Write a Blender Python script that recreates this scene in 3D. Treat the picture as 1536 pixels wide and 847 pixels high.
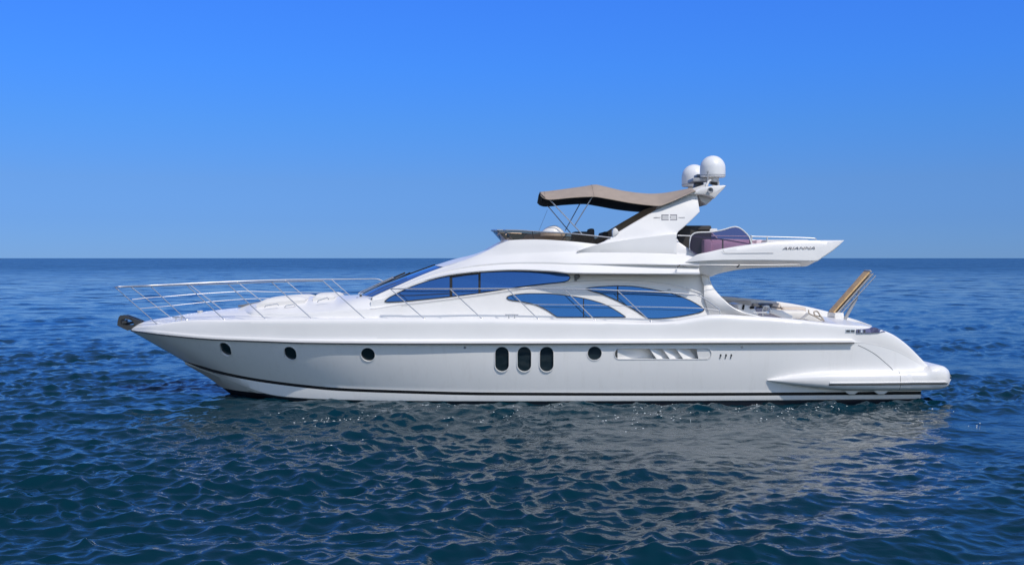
import bpy, bmesh, math, random
import numpy as np
from mathutils import Vector, Matrix

random.seed(7)
RNG = np.random.default_rng(11)
scene = bpy.context.scene
for o in list(bpy.data.objects):
    bpy.data.objects.remove(o, do_unlink=True)
COL = scene.collection
R = math.radians

# ------------------------------------------------------------------ camera, sky, sun, exposure
K, CX, HY, CY, ZC = 1612.0, 768.0, 387.0, -28.6, 3.54      # focal length (px of the 1536 px photo), horizon row, camera place
cam_d = bpy.data.cameras.new('camera')
cam = bpy.data.objects.new('camera', cam_d)
COL.objects.link(cam)
cam.location = (0, CY, ZC)
cam.rotation_euler = (R(90), 0, 0)
cam_d.sensor_width = 36
cam_d.lens = 36 * K / 1536
cam_d.shift_y = -(423.5 - HY) / 1536
cam_d.clip_start, cam_d.clip_end = 0.1, 60000
scene.camera = cam

SUN = Vector((0.42, -0.57, 0.93)).normalized()              # towards the sun
elev = math.asin(SUN.z)
world = bpy.data.worlds.new('World')
scene.world = world
world.use_nodes = True
wn, wl = world.node_tree.nodes, world.node_tree.links
sky = wn.new('ShaderNodeTexSky')
sky.sky_type = 'NISHITA'
sky.sun_disc = False
sky.sun_elevation = elev
sky.sun_rotation = math.atan2(SUN.x, SUN.y)
sky.altitude = 0
sky.air_density, sky.dust_density, sky.ozone_density = 1.0, 0.0, 1.0
geo = wn.new('ShaderNodeTexCoord')
sep = wn.new('ShaderNodeSeparateXYZ')
wl.new(geo.outputs['Generated'], sep.inputs[0])
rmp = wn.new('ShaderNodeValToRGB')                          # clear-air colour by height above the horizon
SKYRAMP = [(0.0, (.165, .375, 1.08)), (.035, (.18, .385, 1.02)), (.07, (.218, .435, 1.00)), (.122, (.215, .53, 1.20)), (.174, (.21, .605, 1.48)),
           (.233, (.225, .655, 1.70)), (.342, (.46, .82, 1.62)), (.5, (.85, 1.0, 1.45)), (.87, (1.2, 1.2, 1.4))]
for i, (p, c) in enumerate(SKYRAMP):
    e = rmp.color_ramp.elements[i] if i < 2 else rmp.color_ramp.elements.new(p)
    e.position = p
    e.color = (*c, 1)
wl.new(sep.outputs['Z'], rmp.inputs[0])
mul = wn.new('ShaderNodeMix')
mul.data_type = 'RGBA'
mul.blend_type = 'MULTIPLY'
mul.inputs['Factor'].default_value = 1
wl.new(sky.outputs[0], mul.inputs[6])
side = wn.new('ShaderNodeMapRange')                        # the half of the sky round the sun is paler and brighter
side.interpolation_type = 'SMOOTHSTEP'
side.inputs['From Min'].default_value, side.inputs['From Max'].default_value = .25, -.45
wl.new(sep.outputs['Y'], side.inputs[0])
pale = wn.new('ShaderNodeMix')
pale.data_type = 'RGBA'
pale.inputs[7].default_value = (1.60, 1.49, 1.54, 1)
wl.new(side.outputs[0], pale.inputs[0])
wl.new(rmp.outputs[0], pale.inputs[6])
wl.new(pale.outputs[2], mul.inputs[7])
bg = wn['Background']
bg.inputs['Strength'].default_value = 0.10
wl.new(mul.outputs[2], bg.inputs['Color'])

sl = bpy.data.lights.new('sun', 'SUN')
sl.energy, sl.angle, sl.color = 3.15, R(0.5), (1.0, 0.935, 0.85)
sun = bpy.data.objects.new('sun', sl)
COL.objects.link(sun)
sun.rotation_euler = SUN.to_track_quat('Z', 'Y').to_euler()
sun.location = SUN * 60

scene.view_settings.view_transform = 'Standard'
scene.view_settings.look = 'None'
scene.view_settings.exposure = 0.0
scene.view_settings.gamma = 1
scene.render.engine = 'CYCLES'
scene.cycles.max_bounces = 8
scene.cycles.transparent_max_bounces = 8
scene.cycles.caustics_reflective = False
scene.cycles.caustics_refractive = False


# ------------------------------------------------------------------ helpers
class Cv:
    """smooth monotone curve through (x, y) points, constant slope outside"""
    def __init__(s, pts):
        s.x = np.array([p[0] for p in pts], float)
        s.y = np.array([p[1] for p in pts], float)
        h = np.diff(s.x)
        d = np.diff(s.y) / h
        m = np.zeros(len(s.x))
        m[0], m[-1] = d[0], d[-1]
        for i in range(1, len(m) - 1):
            if d[i - 1] * d[i] > 0:
                w1, w2 = 2 * h[i] + h[i - 1], h[i] + 2 * h[i - 1]
                m[i] = (w1 + w2) / (w1 / d[i - 1] + w2 / d[i])
        s.m = m

    def __call__(s, q):
        if q <= s.x[0]:
            return float(s.y[0])
        if q >= s.x[-1]:
            return float(s.y[-1])
        i = int(np.searchsorted(s.x, q) - 1)
        h = s.x[i + 1] - s.x[i]
        t = (q - s.x[i]) / h
        return float((2 * t**3 - 3 * t**2 + 1) * s.y[i] + (t**3 - 2 * t**2 + t) * h * s.m[i]
                     + (-2 * t**3 + 3 * t**2) * s.y[i + 1] + (t**3 - t**2) * h * s.m[i + 1])


def U(px, py, y):                       # a point of the photo at a known distance from the centreline -> metres
    D = y - CY
    return Vector(((px - CX) * D / K, y, ZC - (py - HY) * D / K))


def X_(px, y):
    return (px - CX) * (y - CY) / K


def PX(X, y):
    return CX + X * K / (y - CY)


def Zof(f, X, y):                       # height of a profile line drawn in the photo, at X on the plane y
    D = y - CY
    return ZC - (f(CX + X * K / D) - HY) * D / K


def sstep(a, b, v):
    t = min(1, max(0, (v - a) / (b - a)))
    return t * t * (3 - 2 * t)


def link(name, me, parent=None):
    o = bpy.data.objects.new(name, me)
    COL.objects.link(o)
    if parent is not None:
        o.parent = parent
    return o


def finish(me, smooth=True, ang=32):
    if smooth:
        me.polygons.foreach_set('use_smooth', [True] * len(me.polygons))
        me.set_sharp_from_angle(angle=R(ang))
    me.update()


def part(name, vf, mats, parent, smooth=True, ang=32, fm=None, recalc=True, merge=None):
    vs, fs = vf
    me = bpy.data.meshes.new(name)
    me.from_pydata([tuple(v) for v in vs], [], fs)
    for m in (mats if isinstance(mats, (list, tuple)) else [mats]):
        me.materials.append(m)
    if fm is not None:
        me.polygons.foreach_set('material_index', fm)
    bm = bmesh.new()
    bm.from_mesh(me)
    if merge:
        bmesh.ops.remove_doubles(bm, verts=bm.verts, dist=merge)
    if recalc:
        bmesh.ops.recalc_face_normals(bm, faces=bm.faces)
    bm.to_mesh(me)
    bm.free()
    finish(me, smooth, ang)
    return link(name, me, parent)


def grid(rows, close_v=False):
    """rows[i][j] points -> verts, faces"""
    n, m = len(rows), len(rows[0])
    vs = [p for r in rows for p in r]
    fs = []
    for i in range(n - 1):
        for j in range(m - 1 + (1 if close_v else 0)):
            k = (j + 1) % m
            fs.append((i * m + j, i * m + k, (i + 1) * m + k, (i + 1) * m + j))
    return vs, fs


def mir(vf):
    vs, fs = vf
    return [Vector((v[0], -v[1], v[2])) for v in vs], [tuple(reversed(f)) for f in fs]


def join(*vfs):
    V, F = [], []
    for vs, fs in vfs:
        b = len(V)
        V += list(vs)
        F += [tuple(i + b for i in f) for f in fs]
    return V, F


def both(vf):
    return join(vf, mir(vf))


def tube(pts, r, n=8, cap=True):
    pts = [Vector(p) for p in pts]
    vs, fs = [], []
    up = None
    for i, p in enumerate(pts):
        a = pts[max(i - 1, 0)]
        b = pts[min(i + 1, len(pts) - 1)]
        t = (b - a).normalized()
        if up is None:
            up = Vector((0, 0, 1)) if abs(t.z) < .9 else Vector((0, 1, 0))
        s = t.cross(up).normalized()
        u = s.cross(t).normalized()
        up = u
        for k in range(n):
            an = 2 * math.pi * k / n
            vs.append(p + s * (r * math.cos(an)) + u * (r * math.sin(an)))
    for i in range(len(pts) - 1):
        for k in range(n):
            l = (k + 1) % n
            fs.append((i * n + k, i * n + l, (i + 1) * n + l, (i + 1) * n + k))
    if cap:
        fs.append(tuple(range(n - 1, -1, -1)))
        b = (len(pts) - 1) * n
        fs.append(tuple(range(b, b + n)))
    return vs, fs


def smooth_path(pts, n=6):
    pts = [Vector(p) for p in pts]
    out = []
    for i in range(len(pts) - 1):
        p0, p1, p2, p3 = pts[max(i - 1, 0)], pts[i], pts[i + 1], pts[min(i + 2, len(pts) - 1)]
        for k in range(n):
            t = k / n
            out.append(.5 * ((2 * p1) + (p2 - p0) * t + (2 * p0 - 5 * p1 + 4 * p2 - p3) * t * t + (3 * p1 - p0 - 3 * p2 + p3) * t**3))
    out.append(pts[-1])
    return out


def lathe(prof, c, n=40, axis=(0, 0, 1)):
    """prof: list of (radius, height); c: base point"""
    q = Vector((0, 0, 1)).rotation_difference(Vector(axis))
    rows = []
    for r, h in prof:
        rows.append([Vector(c) + q @ Vector((r * math.cos(2 * math.pi * k / n), r * math.sin(2 * math.pi * k / n), h)) for k in range(n)])
    vs, fs = grid(rows, True)
    m = len(prof)
    if prof[0][0] > 1e-4:
        fs.append(tuple(range(n)))
    if prof[-1][0] > 1e-4:
        fs.append(tuple(range((m - 1) * n, m * n)))
    return vs, fs


def bm_vf(bm):
    bm.verts.index_update()
    return [v.co.copy() for v in bm.verts], [tuple(v.index for v in f.verts) for f in bm.faces]


def rbox(c, s, bev=.02, rot=None, seg=2):
    bm = bmesh.new()
    bmesh.ops.create_cube(bm, size=1)
    for v in bm.verts:
        v.co = Vector((v.co.x * s[0], v.co.y * s[1], v.co.z * s[2]))
    if bev:
        bmesh.ops.bevel(bm, geom=list(bm.edges), offset=bev, segments=seg, profile=.6, affect='EDGES')
    for v in bm.verts:
        if rot is not None:
            v.co = rot @ v.co
        v.co += Vector(c)
    r = bm_vf(bm)
    bm.free()
    return r


def prism(poly, y0, y1, bev=.0, seg=2, lean=0.0, yfun=None):
    """outline given as photo points on the plane y0, given real thickness to y1 (same X, Z)"""
    a = [U(px, py, y0) for px, py in poly]
    return prism3(a, Vector((0, y1 - y0, 0)), bev, seg)


def prism3(a, d, bev=0, seg=2):
    bm = bmesh.new()
    A = [bm.verts.new(p) for p in a]
    B = [bm.verts.new(p + d) for p in a]
    n = len(a)
    f0 = bm.faces.new(A)
    f1 = bm.faces.new(list(reversed(B)))
    for i in range(n):
        j = (i + 1) % n
        bm.faces.new((A[j], A[i], B[i], B[j]))
    bmesh.ops.recalc_face_normals(bm, faces=bm.faces)
    if bev:
        es = list(f0.edges) + list(f1.edges)
        bmesh.ops.bevel(bm, geom=es, offset=bev, segments=seg, profile=.5, affect='EDGES', clamp_overlap=True)
    bmesh.ops.triangulate(bm, faces=[f for f in bm.faces if len(f.verts) > 4])
    r = bm_vf(bm)
    bm.free()
    return r


FAR = {}


def pair(name, vf, mats, parent, **k):   # the same fitting on the near and on the far side
    far = part(name, mir(vf), mats, FAR.get(parent, parent), **k)
    near = part(name, vf, mats, parent, **k)
    FAR[near] = far
    return near


def circ_pts(a, b, c, n):               # quarter-ish arc between two points about c (unused corners)
    return [a.lerp(b, i / n) for i in range(n + 1)]


# ------------------------------------------------------------------ materials
def mat(name, col, rough=.4, metal=0., coat=0., var=0., scale=6., bump=0., bscale=200., spec=.5, trans=0., alpha=1., ior=1.5):
    m = bpy.data.materials.new(name)
    m.use_nodes = True
    n, l = m.node_tree.nodes, m.node_tree.links
    b = n['Principled BSDF']
    b.inputs['Base Color'].default_value = (*col, 1)
    b.inputs['Roughness'].default_value = rough
    b.inputs['Metallic'].default_value = metal
    b.inputs['Coat Weight'].default_value = coat
    b.inputs['Coat Roughness'].default_value = .06
    b.inputs['Specular IOR Level'].default_value = spec
    b.inputs['Transmission Weight'].default_value = trans
    b.inputs['Alpha'].default_value = alpha
    b.inputs['IOR'].default_value = ior
    tc = n.new('ShaderNodeTexCoord')
    if var:
        no = n.new('ShaderNodeTexNoise')
        no.inputs['Scale'].default_value = scale
        no.inputs['Detail'].default_value = 6
        l.new(tc.outputs['Object'], no.inputs['Vector'])
        r = n.new('ShaderNodeValToRGB')
        r.color_ramp.elements[0].position, r.color_ramp.elements[1].position = .3, .7
        r.color_ramp.elements[0].color = (*[c * (1 - var) for c in col], 1)
        r.color_ramp.elements[1].color = (*[min(1, c * (1 + var)) for c in col], 1)
        l.new(no.outputs['Fac'], r.inputs[0])
        l.new(r.outputs[0], b.inputs['Base Color'])
        mr = n.new('ShaderNodeMapRange')
        mr.inputs['To Min'].default_value, mr.inputs['To Max'].default_value = rough * .8, min(1, rough * 1.25)
        l.new(no.outputs['Fac'], mr.inputs[0])
        l.new(mr.outputs[0], b.inputs['Roughness'])
    if bump:
        no2 = n.new('ShaderNodeTexNoise')
        no2.inputs['Scale'].default_value = bscale
        no2.inputs['Detail'].default_value = 3
        l.new(tc.outputs['Object'], no2.inputs['Vector'])
        bp = n.new('ShaderNodeBump')
        bp.inputs['Strength'].default_value = bump
        bp.inputs['Distance'].default_value = .01
        l.new(no2.outputs['Fac'], bp.inputs['Height'])
        l.new(bp.outputs[0], b.inputs['Normal'])
    return m


GEL = mat('white_gelcoat', (.80, .785, .765), .32, coat=.2, var=.025, scale=1.3)
HULLW = mat('white_topside_paint', (.87, .858, .84), .22, coat=.5, var=.02, scale=.9)
def weather(m, strength):
    n, l = m.node_tree.nodes, m.node_tree.links
    b = n['Principled BSDF']
    src = b.inputs['Base Color'].links[0].from_socket
    tc = n.new('ShaderNodeTexCoord')
    mp = n.new('ShaderNodeMapping')
    mp.inputs['Scale'].default_value = (7, 7, .55)
    l.new(tc.outputs['Object'], mp.inputs[0])
    no = n.new('ShaderNodeTexNoise')
    no.inputs['Scale'].default_value = 1.0
    no.inputs['Detail'].default_value = 7
    no.inputs['Roughness'].default_value = .65
    l.new(mp.outputs[0], no.inputs['Vector'])
    mr = n.new('ShaderNodeMapRange')
    mr.inputs['From Min'].default_value, mr.inputs['From Max'].default_value = .52, .78
    mr.inputs['To Min'].default_value, mr.inputs['To Max'].default_value = 0, strength
    l.new(no.outputs['Fac'], mr.inputs[0])
    mx = n.new('ShaderNodeMix')
    mx.data_type = 'RGBA'
    mx.inputs[7].default_value = (.50, .47, .40, 1)
    l.new(mr.outputs[0], mx.inputs[0])
    l.new(src, mx.inputs[6])
    l.new(mx.outputs[2], b.inputs['Base Color'])


weather(HULLW, .14)
HULLB = mat('white_bottom_paint', (.62, .63, .61), .4, var=.06, scale=3)
BLACK = mat('black_stripe', (.006, .007, .009), .55, spec=.25)
ANTI = mat('navy_antifouling', (.008, .011, .02), .55, var=.2, scale=8)
NONSKID = mat('nonskid_deck', (.72, .70, .66), .6, var=.03, scale=4, bump=.3, bscale=300)
SHADEW = mat('shaded_white', (.62, .61, .59), .45, var=.03)  # darker copy of the white gelcoat, with shade put into the colour
CHROME = mat('polished_steel', (.62, .62, .63), .25, metal=.7)
DSTEEL = mat('dark_steel', (.07, .072, .08), .35, metal=.6)
GLASSB = mat('blue_mirror_glass', (.040, .118, .31), .04, metal=.85, bump=.22, bscale=1.1)
GLASSL = mat('light_blue_mirror_glass', (.05, .16, .35), .04, metal=.85, bump=.22, bscale=1.1)
GLASSD = mat('dark_glass', (.012, .022, .028), .05, coat=.3)
RUBBER = mat('black_rubber', (.015, .015, .017), .5)
CANVAS = mat('taupe_canvas', (.36, .29, .235), .85, var=.06, scale=5, bump=.4, bscale=500)
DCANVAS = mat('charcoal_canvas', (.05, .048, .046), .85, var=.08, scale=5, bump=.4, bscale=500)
VINYL = mat('taupe_cushion', (.60, .53, .47), .6, var=.05, scale=4)
WVINYL = mat('white_cushion', (.74, .72, .69), .6, var=.03, scale=3)
ROSE = mat('rose_cushion', (.78, .62, .64), .6, var=.05, scale=4)
TEAK = mat('teak', (.64, .42, .20), .55, var=.18, scale=9)
DOME = mat('white_radome', (.78, .785, .79), .35, var=.01)
GREYP = mat('grey_plastic', (.16, .17, .19), .4)
MIDG = mat('mid_grey_plastic', (.34, .35, .37), .4)
INK = mat('ink_lettering', (.085, .087, .12), .4)
LENS = mat('violet_lens', (.13, .13, .24), .12, coat=.4)


def tinted(name, col, dens):
    m = bpy.data.materials.new(name)
    m.use_nodes = True
    n, l = m.node_tree.nodes, m.node_tree.links
    n.remove(n['Principled BSDF'])
    tr = n.new('ShaderNodeBsdfTransparent')
    tr.inputs[0].default_value = (*col, 1)
    df = n.new('ShaderNodeBsdfDiffuse')
    df.inputs[0].default_value = (*[c * .25 for c in col], 1)
    gl = n.new('ShaderNodeBsdfGlossy')
    gl.inputs['Roughness'].default_value = .03
    fr = n.new('ShaderNodeFresnel')
    fr.inputs[0].default_value = 1.5
    m1, m2 = n.new('ShaderNodeMixShader'), n.new('ShaderNodeMixShader')
    m1.inputs[0].default_value = dens
    l.new(tr.outputs[0], m1.inputs[1])
    l.new(df.outputs[0], m1.inputs[2])
    l.new(fr.outputs[0], m2.inputs[0])
    l.new(m1.outputs[0], m2.inputs[1])
    l.new(gl.outputs[0], m2.inputs[2])
    l.new(m2.outputs[0], n['Material Output'].inputs[0])
    return m


BRONZE = tinted('bronze_tint', (.52, .40, .30), .15)
PURPLE = tinted('plum_tint', (.36, .26, .40), .06)

# ------------------------------------------------------------------ sea
def make_sea():
    h, f = 3.54, 1075.0
    q = np.concatenate([np.geomspace(.13, 5, 60, endpoint=False), np.arange(5, 330, .5), np.geomspace(330, 2600, 50)])
    r = (h * f / q)[::-1]                                   # from 1.5 m out to 30 km
    dr = np.gradient(r)
    a = np.concatenate([np.linspace(-180, -33, 90, endpoint=False), np.linspace(-33, 33, 1450), np.linspace(33, 180, 91)[1:-1]])
    a = np.radians(a)
    nr, na = len(r), len(a)
    A, Rr = np.meshgrid(a, r)
    X = (Rr * np.sin(A)).ravel()
    Y = (Rr * np.cos(A) + CY).ravel()
    DR = np.repeat(dr, na)
    Z = np.zeros_like(X)
    OX = np.zeros_like(X)
    OY = np.zeros_like(X)
    n = 170
    lam = np.exp(RNG.uniform(np.log(.2), np.log(9.), n))
    lam = np.concatenate([lam, np.exp(RNG.uniform(np.log(9.), np.log(34.), 30))])
    main = R(-62)                                           # travel direction of the chop
    patch = np.zeros_like(X)                                # stronger and calmer patches of wind ripple
    for _ in range(9):
        L, th = RNG.uniform(5, 24), RNG.uniform(0, math.pi)
        patch += np.cos(2 * math.pi / L * (X * math.cos(th) * .6 + Y * math.sin(th)) + RNG.uniform(0, 6.28))
    patch = np.clip(1.0 + .25 * patch, .3, 1.8)
    for i, L in enumerate(lam):
        k = 2 * math.pi / L
        spread = .95 if L < 2 else .6
        th = main + RNG.normal(0, spread)
        amp = .0043 * min(L, 1.2) ** .95
        amp *= .9 if L > 9 else 1.0
        kx, ky = k * math.cos(th), k * math.sin(th)
        ph = RNG.uniform(0, 2 * math.pi)
        att = np.clip((L / DR - .7) / 1.2, 0, 1)
        msk = att > 0
        p = kx * X[msk] + ky * Y[msk] + ph
        am = amp * att[msk] * (patch[msk] if L < 1.6 else 1)
        Z[msk] += am * np.cos(p)
        s = am * np.sin(p) * .8
        OX[msk] -= s * math.cos(th)
        OY[msk] -= s * math.sin(th)
    # patches of stronger and weaker wind ripple
    co = np.stack([X + OX, Y + OY, Z], 1).astype(np.float32)
    idx = np.arange(nr * na).reshape(nr, na)
    i0 = idx[:-1, :]
    i1 = idx[1:, :]
    quads = np.stack([i0, np.roll(i0, -1, 1), np.roll(i1, -1, 1), i1], -1).reshape(-1, 4)
    quads = quads[:, ::-1]
    me = bpy.data.meshes.new('sea')
    me.vertices.add(len(co))
    me.vertices.foreach_set('co', co.ravel())
    nf = len(quads)
    me.loops.add(nf * 4)
    me.loops.foreach_set('vertex_index', quads.ravel().astype(np.int32))
    me.polygons.add(nf)
    me.polygons.foreach_set('loop_start', np.arange(0, nf * 4, 4, dtype=np.int32))
    me.polygons.foreach_set('use_smooth', np.ones(nf, bool))
    me.update(calc_edges=True)
    if me.polygons[nf // 2].normal.z < 0:
        me.flip_normals()
    o = link('sea', me)
    o['kind'] = 'structure'
    m = bpy.data.materials.new('sea_water')
    m.use_nodes = True
    n_, l = m.node_tree.nodes, m.node_tree.links
    b = n_['Principled BSDF']
    b.inputs['Base Color'].default_value = (.0014, .022, .036, 1)
    b.inputs['Specular IOR Level'].default_value = .36
    b.inputs['Specular Tint'].default_value = (.35, .88, 1, 1)
    b.inputs['Roughness'].default_value = .035
    b.inputs['IOR'].default_value = 1.30
    tc = n_.new('ShaderNodeTexCoord')
    # farther out the wavelets are smaller than a picture element: their slopes go into the roughness
    vl = n_.new('ShaderNodeVectorMath')
    vl.operation = 'LENGTH'
    l.new(tc.outputs['Object'], vl.inputs[0])
    mr = n_.new('ShaderNodeMapRange')
    mr.interpolation_type = 'SMOOTHSTEP'
    mr.inputs['From Min'].default_value, mr.inputs['From Max'].default_value = 30, 420
    mr.inputs['To Min'].default_value, mr.inputs['To Max'].default_value = .035, .24
    l.new(vl.outputs['Value'], mr.inputs[0])
    wp = n_.new('ShaderNodeMapping')                        # wind patches: long streaks of rougher and smoother water
    wp.inputs['Scale'].default_value = (.03, .04, 1)
    wp.inputs['Rotation'].default_value = (0, 0, R(8))
    l.new(tc.outputs['Object'], wp.inputs[0])
    wno = n_.new('ShaderNodeTexNoise')
    wno.inputs['Scale'].default_value = 1.0
    wno.inputs['Detail'].default_value = 8
    wno.inputs['Roughness'].default_value = .75
    l.new(wp.outputs[0], wno.inputs['Vector'])
    wr = n_.new('ShaderNodeMapRange')
    wr.inputs['From Min'].default_value, wr.inputs['From Max'].default_value = .3, .7
    wr.inputs['To Min'].default_value, wr.inputs['To Max'].default_value = .7, 1.3
    l.new(wno.outputs['Fac'], wr.inputs[0])
    wm = n_.new('ShaderNodeMath')
    wm.operation = 'MULTIPLY'
    l.new(mr.outputs[0], wm.inputs[0])
    l.new(wr.outputs[0], wm.inputs[1])
    l.new(wm.outputs[0], b.inputs['Roughness'])
    prev = None
    for sc, dist, st, sy in ((2.2, .05, .5, 1.0), (7.0, .012, .5, 1.0)):
        mp = n_.new('ShaderNodeMapping')
        mp.inputs['Scale'].default_value = (1, 1.25, 1)
        mp.inputs['Rotation'].default_value = (0, 0, R(20))
        l.new(tc.outputs['Object'], mp.inputs[0])
        no = n_.new('ShaderNodeTexNoise')
        no.inputs['Scale'].default_value = sc
        no.inputs['Detail'].default_value = 3
        no.inputs['Roughness'].default_value = .5
        no.inputs['Distortion'].default_value = .6
        l.new(mp.outputs[0], no.inputs['Vector'])
        bp = n_.new('ShaderNodeBump')
        bp.inputs['Strength'].default_value = st
        bp.inputs['Distance'].default_value = dist
        l.new(no.outputs['Fac'], bp.inputs['Height'])
        if prev is not None:
            l.new(prev.outputs[0], bp.inputs['Normal'])
        prev = bp
    # slopes of the chop beyond the reach of the mesh
    sp_ = n_.new('ShaderNodeMapping')
    sp_.inputs['Scale'].default_value = (.28, .60, 1)
    sp_.inputs['Rotation'].default_value = (0, 0, R(12))
    l.new(tc.outputs['Object'], sp_.inputs[0])
    sn = n_.new('ShaderNodeTexNoise')
    sn.inputs['Scale'].default_value = 1.0
    sn.inputs['Detail'].default_value = 4
    sn.inputs['Roughness'].default_value = .6
    l.new(sp_.outputs[0], sn.inputs['Vector'])
    sub = n_.new('ShaderNodeVectorMath')
    sub.operation = 'SUBTRACT'
    sub.inputs[1].default_value = (.5, .5, .5)
    l.new(sn.outputs['Color'], sub.inputs[0])
    fl = n_.new('ShaderNodeVectorMath')
    fl.operation = 'MULTIPLY'
    fl.inputs[1].default_value = (1, 1, 0)
    l.new(sub.outputs[0], fl.inputs[0])
    fd = n_.new('ShaderNodeMapRange')
    fd.interpolation_type = 'SMOOTHSTEP'
    fd.inputs['From Min'].default_value, fd.inputs['From Max'].default_value = 14, 95
    fd.inputs['To Min'].default_value, fd.inputs['To Max'].default_value = .05, 1.15
    l.new(vl.outputs['Value'], fd.inputs[0])
    sc_ = n_.new('ShaderNodeVectorMath')
    sc_.operation = 'SCALE'
    l.new(fl.outputs[0], sc_.inputs[0])
    l.new(fd.outputs[0], sc_.inputs['Scale'])
    ad = n_.new('ShaderNodeVectorMath')
    l.new(prev.outputs[0], ad.inputs[0])
    l.new(sc_.outputs[0], ad.inputs[1])
    nm_ = n_.new('ShaderNodeVectorMath')
    nm_.operation = 'NORMALIZE'
    l.new(ad.outputs[0], nm_.inputs[0])
    l.new(nm_.outputs[0], b.inputs['Normal'])
    me.materials.append(m)
    return o


sea = make_sea()


def make_flecks():
    """small white flecks beside the hull, each lying on the water's surface"""
    me = sea.data
    n = len(me.vertices)
    co = np.empty(n * 3, np.float32)
    me.vertices.foreach_get('co', co)
    co = co.reshape(-1, 3)
    ok = np.where((co[:, 0] > -6.5) & (co[:, 0] < 10.5) & (co[:, 1] < -2.75) & (co[:, 1] > -8))[0]
    P = co[ok]
    cl = np.stack([RNG.uniform(-6, 10, 30), -2.9 - RNG.exponential(1.5, 30)], 1)
    vs, fs = [], []
    for cx, cy in cl:
        for _ in range(int(RNG.integers(3, 15))):
            q = np.array([cx + RNG.normal(0, .35), cy + RNG.normal(0, .22)])
            i = np.argmin(((P[:, :2] - q) ** 2).sum(1))
            c = P[i]
            a, b_ = RNG.uniform(.006, .028), RNG.uniform(.006, .022)
            b = len(vs)
            m = 6
            for k in range(m):
                t = 2 * math.pi * k / m
                w = RNG.uniform(.6, 1.2)
                vs.append((c[0] + a * w * math.cos(t), c[1] + b_ * w * math.sin(t), c[2] + .004))
            vs.append((c[0], c[1], c[2] + .016))
            for k in range(m):
                fs.append((b + k, b + (k + 1) % m, b + m))
    m_ = bpy.data.materials.new('white_flecks')
    m_.use_nodes = True
    m_.node_tree.nodes['Principled BSDF'].inputs['Base Color'].default_value = (.7, .74, .74, 1)
    mf = bpy.data.meshes.new('sea_flecks')
    mf.from_pydata(vs, [], fs)
    mf.materials.append(m_)
    o = link('sea_flecks', mf)
    o['kind'] = 'stuff'
    o['label'] = 'small white flecks on the water beside the hull'
    o['category'] = 'white_flecks'


make_flecks()

# ------------------------------------------------------------------ the yacht
yacht = bpy.data.objects.new('motor_yacht', None)
COL.objects.link(yacht)
yacht['label'] = 'white flybridge motor yacht with blue windows and taupe awning lying on calm blue sea'
yacht['category'] = 'yacht'

# plan shape: half breadth at the rubbing strake
hb = Cv([(-10.15, .0), (-10.05, .20), (-9.8, .42), (-9.3, .80), (-8.5, 1.23), (-7.5, 1.64), (-6, 2.06), (-4.5, 2.34), (-3, 2.5), (-1, 2.6), (2, 2.62), (6, 2.6), (8.5, 2.52), (9.6, 2.42), (10.5, 2.2)])
frub = Cv([(196, 496), (250, 503), (325, 509.5), (400, 512.5), (460, 514.5), (600, 515.5), (768, 515.5), (1100, 514.5), (1283, 514), (1310, 517), (1340, 525), (1370, 540), (1397, 556)])
ftop = Cv([(196, 494), (205, 491.5), (238, 486.5), (260, 482.5), (280, 480.3), (310, 479.4), (337, 479.3), (399, 478.3), (548, 477.8), (720, 477.8), (808, 479), (893, 480.5), (960, 483), (985, 483.3), (1010, 481.5), (1044, 476), (1067, 472.5), (1085, 472), (1120, 474), (1151, 475.5), (1193, 479), (1240, 484.5), (1270, 487.3), (1300, 489), (1325, 495), (1340, 501), (1360, 515), (1380, 535), (1397, 554)])
fstr = Cv([(274, 540.5), (290, 546.5), (317, 555), (355, 564), (395, 571), (454, 578.6), (500, 583), (579, 586.5), (740, 590.3), (1000, 591), (1140, 590.6), (1383, 589)])
fchi = Cv([(278, 543.5), (300, 552), (327, 562), (350, 572), (376, 582.3), (405, 591), (434, 595), (500, 598.5), (600, 600.5), (768, 601), (1000, 600.5), (1383, 597.5)])
hstr = Cv([(-8.76, 0), (-8.5, .24), (-8, .56), (-7.3, .95), (-6, 1.42), (-4.5, 1.86), (-3, 2.14), (-1, 2.34), (1, 2.42), (5, 2.45), (8.5, 2.4), (10.02, 2.28)])
hchi = Cv([(-8.70, 0), (-8.4, .22), (-8, .46), (-7.3, .84), (-6, 1.34), (-4.5, 1.80), (-3, 2.08), (-1, 2.30), (1, 2.38), (5, 2.41), (8.5, 2.36), (10.02, 2.24)])
XS_RUB, XS_STR, XS_CHI = -10.15, -8.76, -8.70
XE_RUB, XE_LOW = 10.28, 10.02
keel = Cv([(-8.70, .72), (-8.14, .40), (-7.576, .0), (-6.88, -.49), (-5.5, -.8), (-3, -.95), (10.02, -.8)])
NS = 170
us = [(i / NS) ** 1.35 for i in range(NS + 1)]


def lev_rub(X):
    y = -hb(X)
    return Vector((X, y, Zof(frub, X, y)))


def lev_str(X, dz=0.):
    y = -hstr(X)
    return Vector((X, y, Zof(fstr, X, y) + dz))


def lev_chi(X):
    y = -hchi(X)
    return Vector((X, y, Zof(fchi, X, y)))


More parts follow.
